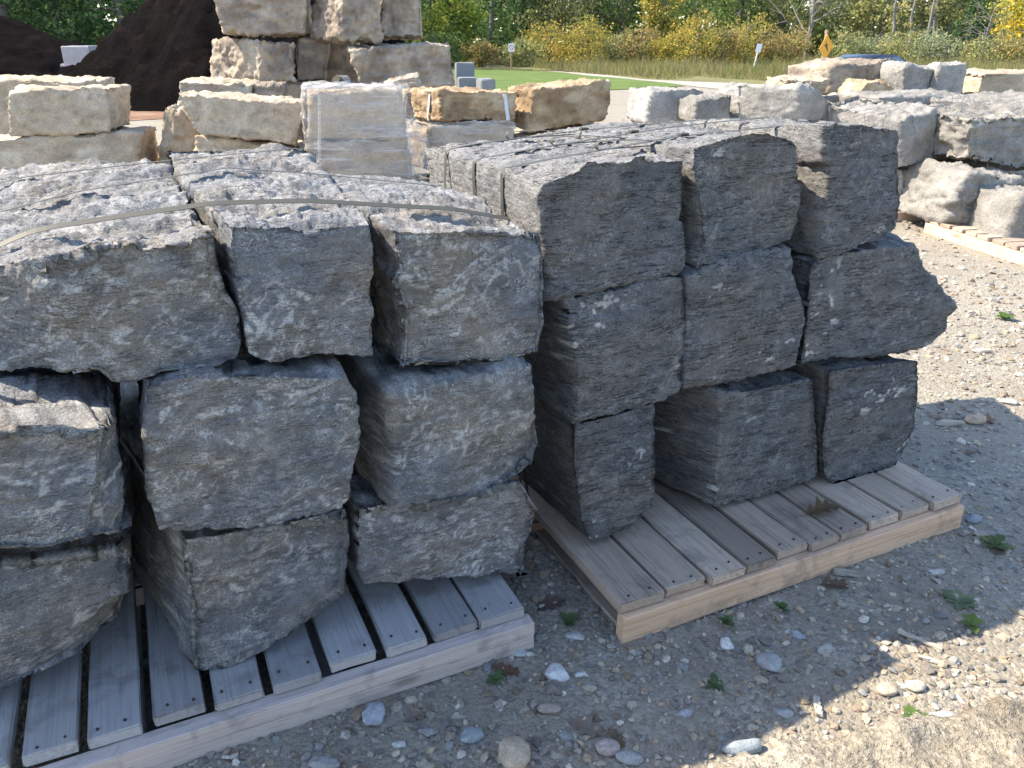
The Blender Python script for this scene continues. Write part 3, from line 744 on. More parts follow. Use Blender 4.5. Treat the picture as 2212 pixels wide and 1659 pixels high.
far_block([(742, -62), (822, -62), (822, 88), (727, 84)], 13.9, 'tang', 216, 'top middle block of the tall pile with hollows in its sunlit side', group=GB, chip=(0.012, 0.10), dvec=(-0.62, 0.8), mid=0.04, und=0.05, yaw=14, res=(26, 34, 36))
far_block([(822, -12), (910, -9), (912, 79), (822, 83)], 14.4, 'tang', 217, 'top right block of the tall pile beside the trees', group=GB, chip=(0.012, 0.10), mid=0.025)
far_block([(384, 173), (545, 181), (545, 262), (384, 262)], 12.4, 'tan', 218, 'low slab with lit crumbly top in front of the tall pile', group=GB, chip=(0.012, 0.10), mid=0.025)
far_block([(546, 181), (606, 186), (606, 270), (546, 270)], 12.6, 'tang', 219, 'small shaded block beside the crumbly slab', group=GB, chip=(0.012, 0.10))
far_block([(828, 176), (904, 163), (906, 200), (826, 205)], 12.0, 'tang', 220, 'small slanting stone behind the wrapped load', group=GB, chip=(0.012, 0.10), depth=0.5)
far_block([(448, 184), (700, 181), (700, 316), (448, 318)], 14.2, 'tang', 221, 'bottom course block of the tall pile, left', group=GB, chip=(0.012, 0.10))
far_block([(704, 182), (985, 190), (985, 312), (704, 314)], 14.3, 'tang', 222, 'bottom course block of the tall pile, right', group=GB, chip=(0.012, 0.10))
far_block([(826, 196), (906, 202), (906, 330), (826, 330)], 12.2, 'tang', 223, 'block under the small slanting stone', group=GB, chip=(0.012, 0.10), depth=0.5)
far_block([(384, 262), (606, 268), (606, 350), (384, 350)], 12.6, 'tang', 224, 'lower block carrying the crumbly slab', group=GB, chip=(0.012, 0.10))
# wrapped load and the rusty blocks
GW = 'stones under plastic film'
far_block([(666, 200), (868, 197), (878, 300), (664, 303)], 9.6, 'tan', 231, 'upper stone inside the plastic-wrapped load', group=GW, yaw=4, dvec=(-0.2, 0.75), facet=0.1)
far_block([(663, 304), (878, 301), (890, 386), (662, 390)], 9.6, 'orange', 233, 'lowest stone inside the plastic-wrapped load', group=GW, yaw=4, dvec=(-0.2, 0.75), facet=0.1)
far_block([(948, 196), (1121, 197), (1112, 262), (952, 262)], 10.2, 'orange', 234, 'rusty tan block with white tape right of the wrapped load', group=GW, dvec=(-0.42, 0.7), yaw=6, facet=0.1)
far_block([(872, 196), (912, 198), (912, 262), (874, 262)], 11.2, 'orange', 235, 'brown shaded block between the wrapped load and the taped block', group=GW)
far_block([(930, 266), (1110, 267), (1112, 372), (925, 372)], 10.2, 'tan', 236, 'film-covered stone under the taped rusty block', group=GW, yaw=6, dvec=(-0.4, 0.7))
far_block([(1150, 192), (1319, 173), (1309, 258), (1142, 290)], 10.4, 'orange', 237, 'rusty tan block right of the taped block, tilted up to the right', group=GW, right=((1323, 218),), dvec=(-0.3, 0.6), yaw=16, res=(40, 24, 28), facet=0.1)
far_block([(1120, 296), (1310, 270), (1312, 365), (1120, 370)], 10.5, 'tan', 238, 'pale stone under the tilted rusty block', group=GW, yaw=16)

# plastic film
def film_mat():
    t = NT('plastic_film'); co = t.coords((1, 1, 1), False)
    def streak(rot, sc):
        mp = t.node('ShaderNodeMapping'); mp.inputs['Rotation'].default_value = (0, R(rot), 0); mp.inputs['Scale'].default_value = (1.0, 1.0, 11.0); t.link(co, mp.inputs['Vector'])
        return t.noise(mp.outputs[0], sc, 4, 0.6, 0.4)
    s1 = t.ramp(streak(52, 1.5), [(0.52, 0.0), (0.70, 1.0)]); s2 = t.ramp(streak(-38, 1.7), [(0.54, 0.0), (0.72, 1.0)])
    n1 = t.mix(1.0, s1, s2, 'ADD'); n2 = t.noise(co, 5, 5, 0.6, 0.8)
    a = t.ramp(n1, [(0.0, 0.26), (0.5, 0.42), (1.0, 0.66)])
    tr = t.node('ShaderNodeBsdfTransparent'); mx = t.node('ShaderNodeMixShader')
    t.b.inputs['Base Color'].default_value = (0.60, 0.57, 0.54, 1); t.b.inputs['Roughness'].default_value = 0.16
    t.b.inputs['Specular IOR Level'].default_value = 0.6
    t.link(t.bump(n2, 0.8, 0.05, t.bump(n1, 0.6, 0.02)), t.b.inputs['Normal'])
    t.link(a, mx.inputs[0]); t.link(tr.outputs[0], mx.inputs[1]); t.link(t.b.outputs[0], mx.inputs[2]); t.link(mx.outputs[0], t.out.inputs['Surface'])
    return t.m
M_FILM = film_mat()
def film(name, front, dist, yaw, dvec, label, seed, open_top=False, zlow=None):
    va = np.array([math.cos(R(yaw)), math.sin(R(yaw)), 0]); ua = np.array([-va[1], va[0], 0])
    xm = sum(p[0] for p in front) / 4; ym = sum(p[1] for p in front) / 4
    p0 = at_dist(xm, ym, dist); c = [at_plane(p[0], p[1], p0, ua) for p in front]
    dv = np.array([dvec[0], dvec[1], 0.0])
    P, Q = box_grid(36, 26, 40)
    h = np.array([.5, .5, .5]); q = P - .5; rr = 0.035
    k = np.clip(q, -(h - rr), h - rr); d = q - k; ln = np.linalg.norm(d, axis=1)[:, None]; q = np.where(ln > 1e-9, k + d / np.maximum(ln, 1e-9) * rr, q) + .5
    a, b, cc = q[:, :1], q[:, 1:2], q[:, 2:]
    V = (1 - a) * (1 - cc) * c[3] + a * (1 - cc) * c[2] + (1 - a) * cc * c[0] + a * cc * c[1] + b * dv
    N = vnormals(V, Q); lc = V
    f = 0.022 * fbm(lc * np.array([4, 4, 3]), 3, seed) + 0.012 * np.sin(cc[:, 0] * 31 + 6 * a[:, 0] + 3 * gnoise(lc * 2, seed + 9)) - 0.05 * np.exp(-((cc[:, 0] - 0.45 - 0.2 * a[:, 0]) / 0.16) ** 2)
    f += np.clip(N[:, 2], 0, 1) * (0.03 * fbm(lc * 9, 3, seed + 4) + 0.01)
    V = V + N * f[:, None]
    keep = P[Q].mean(1)[:, 2] > 0.001
    if open_top: keep &= P[Q].mean(1)[:, 2] < 0.999
    b0 = np.array([V[:, 0].mean(), V[:, 1].mean(), V[:, 2].min()])
    return obj(name, mesh_np(name, V - b0, Q[keep], M_FILM), None, b0, label, 'plastic film')
film('plastic_film', [(655, 190), (876, 188), (902, 396), (650, 398)], 9.5, 4, (-0.24, 0.85), 'clear stretch film wrapped tightly round the tan load', 41)
film('plastic_film', [(915, 262), (1118, 260), (1118, 376), (900, 378)], 10.1, 6, (-0.44, 0.76), 'torn stretch film round the stone below the taped block', 42, True)
# loose flap of film hanging to the right of the wrapped load
gu, gw = np.meshgrid(np.linspace(0, 1, 22), np.linspace(0, 1, 18), indexing='ij')
fp = [at_dist(868, 194, 9.75), at_dist(930, 312, 9.95), at_dist(920, 398, 9.8), at_dist(884, 398, 9.45)]
fv = ((1 - gu) * (1 - gw))[..., None] * fp[0] + (gu * (1 - gw))[..., None] * fp[1] + (gu * gw)[..., None] * fp[2] + ((1 - gu) * gw)[..., None] * fp[3]
fv = fv.reshape(-1, 3); fv[:, 1] += 0.06 * fbm(fv * np.array([3, 3, 9]), 3, 44)
ii = np.arange(22 * 18).reshape(22, 18); fq = np.stack([ii[:-1, :-1], ii[1:, :-1], ii[1:, 1:], ii[:-1, 1:]], -1).reshape(-1, 4); b0 = fv.mean(0)
obj('plastic_film', mesh_np('plastic_film', fv - b0, fq, M_FILM), None, b0, 'loose flap of film hanging at the right corner of the wrapped load', 'plastic film')
# crumpled tufts of film on top of the wrapped load
parts = []
for k, (px, py, rr) in enumerate([(690, 184, 0.05), (738, 176, 0.085), (742, 183, 0.06), (770, 185, 0.05), (815, 186, 0.06), (845, 184, 0.07), (715, 186, 0.06), (870, 186, 0.05)]):
    c0 = at_dist(px, py + 6, 9.75); a = np.linspace(0, math.pi, 9); w = np.linspace(-0.06, 0.06, 5)
    AA, WW = np.meshgrid(a, w, indexing='ij')
    rot = RNG.uniform(0, 3); X = rr * np.cos(AA) * (1 + .3 * RNG.random(AA.shape)); Z = rr * np.sin(AA) * (1 + .3 * RNG.random(AA.shape))
    v = np.stack([c0[0] + X * math.cos(rot) - WW * math.sin(rot), c0[1] + X * math.sin(rot) + WW * math.cos(rot), c0[2] + Z], -1).reshape(-1, 3)
    ii = np.arange(45).reshape(9, 5); parts.append((v, np.stack([ii[:-1, :-1], ii[1:, :-1], ii[1:, 1:], ii[:-1, 1:]], -1).reshape(-1, 4)))
v, f = join_np(parts); b0 = v.mean(0)
obj('film_scrap', mesh_np('film_scrap', v - b0, f, M_FILM), None, b0, 'crumpled loose film tufts on top of the wrapped load', 'plastic film')
M_TAPE = simple('white_tape', (0.55, 0.55, 0.56), 0.4)
def surf(px, py, key, off):
    v_, q_ = ROCKS[key]; bv = BVHTree.FromPolygons(v_.tolist(), q_.tolist()); d_ = ray(px, py); h_ = bv.ray_cast(Vector(EYE), Vector(d_))
    return (np.array(h_[0]) + np.array(h_[1]) * (off if np.dot(np.array(h_[1]), d_) < 0 else -off)) if h_[0] is not None else None
for x0, x1, lab in ((930, 926, 'white tape band on the sunlit side of the rusty block'), (1090, 1098, 'white tape band near the right end of the rusty block')):
    p = [surf(x0 + (x1 - x0) * k / 9, 203 + 56 * k / 9, 'stone_block234', 0.012) for k in range(10)]; p = np.array([x for x in p if x is not None])
    if len(p) > 3:
        v, f = ribbon_np(p, np.array([0.98, 0.1, 0]) if x0 > 1000 else np.array([0.5, -0.86, 0]), 0.05, 0.003); b0 = v.mean(0)
        obj('tape_band', mesh_np('tape_band', v - b0, f, M_TAPE), None, b0, lab, 'tape')

tp = np.array([at_dist(690, 204 + 186 * k / 11, 9.36 + 0.008 * k) for k in range(12)]); v, f = ribbon_np(tp, np.array([1.0, 0.07, 0]), 0.03, 0.003); b0 = v.mean(0)
obj('tape_band', mesh_np('tape_band', v - b0, f, M_FILM), None, b0, 'upright pale band on the left part of the wrapped load', 'tape')

# white pile on the right
GR = 'pale stone blocks of the wire-covered pile'
KW = dict(facet=0.40, und=0.010, mid=0.006, fine=0.003, ledge=0.0, chip=(0.005, 0.035), jag=0.008)
far_block([(1410, 194), (1528, 191), (1502, 264), (1400, 264)], 8.8, 'white', 301, 'white block at the left end of the wire-covered pile', group=GR, dvec=(-0.16, 0.7), **KW)
far_block([(1506, 216), (1585, 203), (1578, 264), (1498, 264)], 8.5, 'grey', 302, 'small white block with dark shaded face, second from left', group=GR, dvec=(-0.22, 0.6), yaw=12, **KW)
far_block([(1620, 206), (1672, 188), (1648, 266), (1608, 266)], 8.6, 'white', 303, 'narrow white block, third from left in the wire-covered pile', group=GR, dvec=(-0.25, 0.6), yaw=20, **KW)
far_block([(1728, 188), (1822, 228), (1802, 268), (1728, 268)], 8.2, 'white', 304, 'peaked white boulder with a dark right side', group=GR, dvec=(-0.50, 0.45), yaw=14, **KW)
far_block([(1945, 262), (2023, 236), (2018, 348), (1950, 362)], 7.7, 'white', 305, 'big white block with broad sunlit top behind the farther dark stack', group=GR, dvec=(-0.50, 0.62), lift=0.12, yaw=16, res=(30, 36, 30), **KW)
far_block([(2032, 256), (2105, 238), (2106, 350), (2026, 352)], 8.2, 'white', 306, 'pale block under tangled wire right of the big white block', group=GR, dvec=(-0.2, 0.8), yaw=14, **KW)
far_block([(2096, 252), (2310, 238), (2310, 388), (2094, 348)], 7.3, 'grey', 307, 'grey dimpled block at the right edge, upper of two', group=GR, left=((2086, 300),), **{**KW, 'mid': 0.035})
far_block([(1948, 364), (2115, 352), (2100, 452), (1948, 474)], 7.9, 'grey', 308, 'shaded greenish grey block low in the wire-covered pile', group=GR, yaw=12, **KW)
far_block([(2096, 370), (2225, 388), (2180, 508), (2052, 476)], 7.0, 'grey', 309, 'dimpled grey boulder with a lit left rim standing on the lit pallet', group=GR, left=((2060, 420),), **{**KW, 'mid': 0.035})
far_block([(2208, 424), (2340, 424), (2340, 560), (2166, 532)], 6.5, 'grey', 310, 'white stone cut by the right edge of the picture, lowest', group=GR, **KW)
far_block([(1796, 144), (1940, 124), (1942, 200), (1790, 200)], 11.0, 'tang', 311, 'large tan grey boulder in front of the parked car', group=GR, dvec=(-0.34, 0.6), topm=((1850, 140), (1895, 134), (1915, 122)), res=(36, 26, 28), **KW)
far_block([(1956, 138), (2019, 152), (2013, 203), (1948, 203)], 10.6, 'white', 312, 'bright white notched stone, left of a pair on top', group=GR, topm=((1990, 146),), depth=0.5, **KW)
far_block([(2030, 140), (2087, 136), (2084, 205), (2019, 204)], 10.6, 'white', 313, 'bright white stone, right of a pair on top', group=GR, depth=0.5, **KW)
far_block([(2126, 156), (2340, 162), (2340, 212), (2110, 208)], 10.8, 'tan', 314, 'tan block on top at the right edge', group=GR, **KW)
far_block([(1702, 170), (1795, 173), (1785, 202), (1692, 202)], 10.4, 'tan', 315, 'low pale tan stone left of the large boulder', group=GR, depth=0.5, **KW)
far_block([(1875, 176), (1915, 178), (1945, 208), (1850, 206)], 10.0, 'orange', 316, 'low wedge-shaped yellow tan stone on top of the pale pile', group=GR, depth=0.5, **KW)
far_block([(1900, 210), (2180, 208), (2180, 262), (1900, 262)], 9.3, 'grey', 317, 'long grey slab lying behind the tangled wire', group=GR, **KW)
far_block([(2135, 226), (2320, 214), (2320, 280), (2135, 280)], 8.4, 'grey', 318, 'grey stone behind the dimpled block at the right edge', group=GR, **KW)
for k, (x0, x1, y0, y1, d) in enumerate([(1395, 1520, 266, 385, 8.8), (1525, 1690, 266, 388, 8.6), (1695, 1835, 270, 395, 8.3), (1690, 1940, 204, 335, 10.6), (1945, 2310, 207, 330, 10.9), (1890, 2180, 264, 370, 9.3), (2110, 2330, 282, 385, 8.5)]):
    far_block([(x0, y0), (x1, y0), (x1, y1), (x0, y1)], d, 'white' if k % 2 else 'grey', 330 + k, 'lower pale block ' + ('under the leftmost white block', 'under the narrow white block', 'under the peaked white boulder', 'under the large boulder by the car', 'under the bright white pair', 'under the long grey slab', 'behind the dimpled block at the right edge')[k], group=GR, res=(16, 10, 14), **KW)

# pallets under the pale pile
pa = at_z(1997, 503); pb = at_z(2212, 575); dv_ = pb - pa; dv_ /= np.linalg.norm(dv_); du_ = np.array([-dv_[1], dv_[0], 0])
rs_ = random.Random(9)
pallet('pallet', pa, dv_, du_, [(0.02 + k * 0.155, 0.15 + k * 0.155) for k in range(8)], 1.0, (0, 1.27), M_BOARD_R, M_STRING_R, 'sunlit wooden pallet under the dimpled grey boulder at the right', nails=False, rs=rs_)
pc = at_z(1948, 492); va2 = np.array([math.cos(R(12)), math.sin(R(12)), 0]); ua2 = np.array([-va2[1], va2[0], 0])
pallet('pallet', pc + np.array([-0.5, 0.16, 0]), va2, ua2, [(k * 0.16, 0.14 + k * 0.16) for k in range(8)], 1.0, (0, 1.26), M_BOARD_L, M_STRING_R, 'shaded pallet under the greenish grey block', nails=False, rs=rs_)
pd = at_dist(650, 398, 9.55); pd[2] = 0
pallet('pallet', pd, np.array([math.cos(R(4)), math.sin(R(4)), 0]), np.array([-math.sin(R(4)), math.cos(R(4)), 0]), [(k * 0.16, 0.14 + k * 0.16) for k in range(8)], 0.95, (0, 1.26), M_BOARD_R, M_STRING_R, 'pallet under the plastic-wrapped tan load', nails=False, rs=rs_)

# wire netting over the pale pile
WV = [ROCKS[k] for k in ROCKS if any(k.endswith(str(s)) and k.startswith('stone_block') for s in (304, 305, 306, 307, 308, 309, 310))]
V_, n_ = [], 0; F_ = []
for v, q in WV: V_.append(v); F_.append(q + n_); n_ += len(v)
BV = BVHTree.FromPolygons(np.concatenate(V_).tolist(), np.concatenate(F_).tolist())
def drape(c, ax, half_w, a0, a1, nx, na, rad, off, seed):
    """points of a net cast towards the axis c + s*ax from angle a0 (front, low) to a1 (back, top)"""
    rs = np.random.default_rng(seed); G = np.zeros((nx, na, 3)); pr = np.cross(ax, [0, 0, 1.0]); pr /= np.linalg.norm(pr)
    if pr[1] > 0: pr = -pr
    for i in range(nx):
        s = -half_w + 2 * half_w * i / (nx - 1)
        for j in range(na):
            a = a0 + (a1 - a0) * j / (na - 1)
            d = pr * math.cos(a) + np.array([0, 0, 1.0]) * math.sin(a)
            o = c + ax * (s + rs.uniform(-.03, .03)) + d * rad
            hit = BV.ray_cast(Vector(o), Vector(-d), rad)
            p = np.array(hit[0]) + d * off if hit[0] is not None else c + ax * s + d * 0.45
            G[i, j] = p + rs.normal(size=3) * 0.012
    return G
def smooth_line(p, k):
    t = np.linspace(0, len(p) - 1, (len(p) - 1) * k + 1); return np.stack([np.interp(t, np.arange(len(p)), p[:, c]) for c in range(3)], -1)
def net(name, G, label, rad=0.002, skip=0.12, seed=0):
    rs = random.Random(seed); parts = []
    def run(line):
        cut = [0] + [k + 1 for k in range(len(line) - 1) if np.linalg.norm(line[k + 1] - line[k]) > 0.26] + [len(line)]
        for a_, b_ in zip(cut[:-1], cut[1:]):
            if b_ - a_ >= 3: parts.append(tube_np(line[a_:b_], rad, 4))
    for i in range(G.shape[0]):
        if rs.random() >= skip: run(G[i])
    for j in range(G.shape[1]):
        if rs.random() >= skip + 0.2: run(G[:, j])
    v, f = join_np(parts); b0 = v.mean(0)
    return obj(name, mesh_np(name, v - b0, f, M_WIRE), None, b0, label, 'wire net', kind='stuff')
c5 = at_dist(1985, 300, 8.2); c5[2] = 0.55
net('wire_netting', drape(c5, np.array([0.97, 0.22, 0]), 0.9, R(-20), R(125), 9, 22, 1.6, 0.012, 1), 'crumpled wire netting draped over the big white block and its neighbour', seed=1)
c7 = at_dist(2190, 380, 7.6); c7[2] = 0.45
net('wire_netting', drape(c7, np.array([0.97, 0.25, 0]), 0.6, R(-30), R(110), 8, 22, 1.6, 0.012, 2), 'wire netting stretched over the dimpled grey blocks at the right edge', seed=2)
rs_ = np.random.default_rng(5); parts = []
for k in range(34):                                                   # tangled ends on top
    p = at_dist(rs_.uniform(1960, 2110), rs_.uniform(212, 240), rs_.uniform(7.6, 8.2)); p[2] += 0.01
    a0 = rs_.uniform(0, 6.3); rr = rs_.uniform(0.02, 0.07); n = 10; a = np.linspace(0, rs_.uniform(2, 6), n)
    tilt = rs_.normal(size=3); tilt /= np.linalg.norm(tilt); e1_ = np.cross(tilt, [0.3, 0.5, 0.8]); e1_ /= np.linalg.norm(e1_); e2_ = np.cross(tilt, e1_)
    parts.append(tube_np(p + rr * (np.cos(a + a0)[:, None] * e1_ + np.sin(a + a0)[:, None] * e2_) + np.linspace(0, rs_.uniform(-.1, .1), n)[:, None] * tilt, 0.002, 4))
v, f = join_np(parts); b0 = v.mean(0)
obj('wire_tangle', mesh_np('wire_tangle', v - b0, f, M_WIRE), None, b0, 'tangled dark wire ends on top of the pale pile', 'wire', kind='stuff')

# ------------------------------------------------------------------ mulch heaps, concrete blocks
t = NT('mulch'); co = t.coords((1, 1, 1), False)
c = t.ramp(t.noise(co, 1.2, 7, 0.7), [(0.3, (0.008, 0.007, 0.0075)), (0.55, (0.013, 0.0105, 0.0105)), (0.78, (0.036, 0.024, 0.019))])
c = t.mix(0.6, c, t.ramp(t.noise(co, 14, 4, 0.75), [(0.3, 0.25), (0.7, 0.75)]), 'OVERLAY')
t.b.inputs['Specular IOR Level'].default_value = 0.02
M_MULCH = t.done(c, t.bump(t.noise(co, 9, 7, 0.8), 1.0, 0.3), 0.95)
def heap(name, cx, cy, rx, ry, h, seed, label, p=1.15):
    n = 90; a = np.linspace(-1, 1, n); X, Y = np.meshgrid(a, a, indexing='ij'); r = np.sqrt(X ** 2 + Y ** 2)
    P3 = np.stack([X * 2.2, Y * 2.2, X * 0], -1).reshape(-1, 3)
    w = 1 + 0.18 * fbm(P3, 3, seed).reshape(n, n)
    z = h * np.clip(1 - (r * w) ** p, -0.05, 1)
    z = z - 0.25 * h * np.exp(-(r / 0.12) ** 2)
    on = z > 0; z = z + on * (0.035 * h * fbm(P3 * 6, 4, seed + 5, 0.7).reshape(n, n))
    V = np.stack([X * rx, Y * ry, np.maximum(z, -0.05)], -1).reshape(-1, 3)
    i = np.arange(n * n).reshape(n, n); Q = np.stack([i[:-1, :-1], i[1:, :-1], i[1:, 1:], i[:-1, 1:]], -1).reshape(-1, 4)
    return obj(name, mesh_np(name, V, Q, M_MULCH), None, (cx, cy, 0), label, 'mulch heap')
heap('mulch_heap', -8.2, 27.5, 6.0, 6.5, 4.9, 51, 'tall dark brown mulch heap behind the tall stone pile')
heap('mulch_heap', -24.5, 38.0, 8.2, 7, 3.3, 52, 'dark mulch heap at the far left behind the tan block')
def conc_mat(name, col):
    t = NT(name); co = t.coords(); c = t.mix(0.5, col, t.ramp(t.noise(co, 5, 6, 0.65), [(0.3, 0.38), (0.7, 0.62)]), 'OVERLAY')
    return t.done(c, t.bump(t.noise(co, 30, 5, 0.6), 0.5, 0.01), 0.9)
M_CONC = conc_mat('concrete', (0.42, 0.41, 0.40)); M_CONCD = conc_mat('dark_concrete', (0.20, 0.21, 0.22))
def conc(px, py_bot, dist, w, h, d, yaw, mat, label):
    p = at_dist(px, py_bot, dist); rs = random.Random(int(px))
    me = box_mesh('concrete_block', w, d, h, mat, 0.03, 2, 0.01, 2, rs)
    o = obj('concrete_block', me, None, (p[0], p[1] + d / 2, max(p[2], 0.0)), label, 'concrete block', 'concrete bin blocks'); o.rotation_euler.z = R(yaw); return o
conc(168, 164, 30.0, 0.95, 0.98, 1.3, 8, M_CONC, 'pale concrete block at the foot of the mulch heaps')
conc(172, 222, 30.05, 0.98, 0.95, 1.35, 8, M_CONC, 'lower concrete block between the mulch heaps')
conc(1003, 196, 27.5, 0.60, 1.03, 0.8, 8, M_CONCD, 'upright dark concrete block beside the lawn')
conc(1008, 198, 26.3, 0.56, 0.62, 0.7, 10, M_CONCD, 'low dark concrete block left of its lit twin by the lawn')
conc(1048, 199, 25.6, 0.46, 0.60, 0.8, 14, M_CONCD, 'low concrete block with a lit left side at the lawn corner')
for o in [x for x in bpy.data.objects if x.name.startswith('concrete_block') and x.location.z > 0.05 and x.location.x > -5]:
    o.location.z = 0.0; o.scale.z = 1.0

# ------------------------------------------------------------------ signs, car
M_POST = simple('post_wood', (0.30, 0.20, 0.13), 0.8, 0, 0.4, 20)
M_POSTG = simple('post_steel', (0.23, 0.22, 0.20), 0.6, 0.3)
M_YEL = simple('sign_yellow', (0.62, 0.29, 0.015), 0.45)
M_BLK = simple('sign_black', (0.02, 0.02, 0.02), 0.5)
M_SWH = simple('sign_white', (0.75, 0.75, 0.75), 0.45)
M_RED = simple('sign_red', (0.55, 0.12, 0.14), 0.5)
def plate(poly, thick, mat, name):
    bm = bmesh.new(); f = bm.faces.new([bm.verts.new((x, 0, z)) for x, z in poly])
    r = bmesh.ops.extrude_face_region(bm, geom=[f]); bmesh.ops.translate(bm, verts=[v for v in r['geom'] if isinstance(v, bmesh.types.BMVert)], vec=(0, thick, 0))
    bmesh.ops.recalc_face_normals(bm, faces=bm.faces[:]); return bm_mesh(name, bm, mat)
p = at_dist(1785, 102, 31.0)
sg = obj('warning_sign', None, None, (p[0], p[1], 0), 'yellow diamond warning sign with black arrow symbol on an orange wooden post', 'sign'); sg.rotation_euler.z = R(38)
obj('post', box_mesh('post', 0.09, 0.09, 2.05, M_POST, 0.006), sg, (0.0, 0.07, 0))
sp = obj('sign_panel', plate([(0, -0.44), (0.44, 0), (0, 0.44), (-0.44, 0)], 0.012, M_YEL, 'sign_panel'), sg, (0, 0, p[2]))
sp.rotation_euler.y = R(-7)
ar = [(-0.035, 0.20), (0.02, 0.08), (0.10, 0.10), (0.045, 0.02), (0.10, -0.06), (0.075, -0.17), (0.02, -0.06), (-0.05, 0.03), (-0.16, 0.07), (-0.06, 0.09)]
obj('symbol', plate(ar, 0.003, M_BLK, 'symbol'), sp, (0, -0.004, 0))
p = at_dist(1632, 107, 55.0)
sg = obj('road_sign', None, None, (p[0], p[1], 0), 'small white rectangular sign on a leaning post in the meadow', 'sign'); sg.rotation_euler.y = R(9)
obj('post', box_mesh('post', 0.07, 0.07, 1.5, M_SWH, 0.005), sg, (0, 0.05, 0)); obj('sign_panel', plate([(-0.17, 0), (0.17, 0), (0.17, 0.5), (-0.17, 0.5)], 0.012, M_SWH, 'sign_panel'), sg, (0, 0, 1.1))
p = at_dist(1105, 102, 56.0)
sg = obj('road_sign', None, None, (p[0], p[1], 0), 'small white and red square sign on a brown post behind the lawn', 'sign'); sg.rotation_euler.z = R(10)
obj('post', box_mesh('post', 0.1, 0.08, 1.6, M_POST, 0.005), sg, (0, 0.06, 0))
sp = obj('sign_panel', plate([(-0.2, 0), (0.2, 0), (0.2, 0.5), (-0.2, 0.5)], 0.012, M_SWH, 'sign_panel'), sg, (0, 0, 1.1))
bm = bmesh.new(); ring = []
for k in range(24):
    a = 2 * math.pi * k / 24; ring.append((bm.verts.new((0.15 * math.cos(a), 0, 0.27 + 0.15 * math.sin(a))), bm.verts.new((0.115 * math.cos(a), 0, 0.27 + 0.115 * math.sin(a)))))
for k in range(24):
    a, b = ring[k]; c_, d = ring[(k + 1) % 24]; bm.faces.new((a, c_, d, b))
bm.faces.new([bm.verts.new((x, 0, z)) for x, z in ((-0.09, 0.35), (-0.07, 0.37), (0.10, 0.19), (0.08, 0.17))])
obj('symbol', bm_mesh('symbol', bm, M_RED), sp, (0, -0.004, 0))

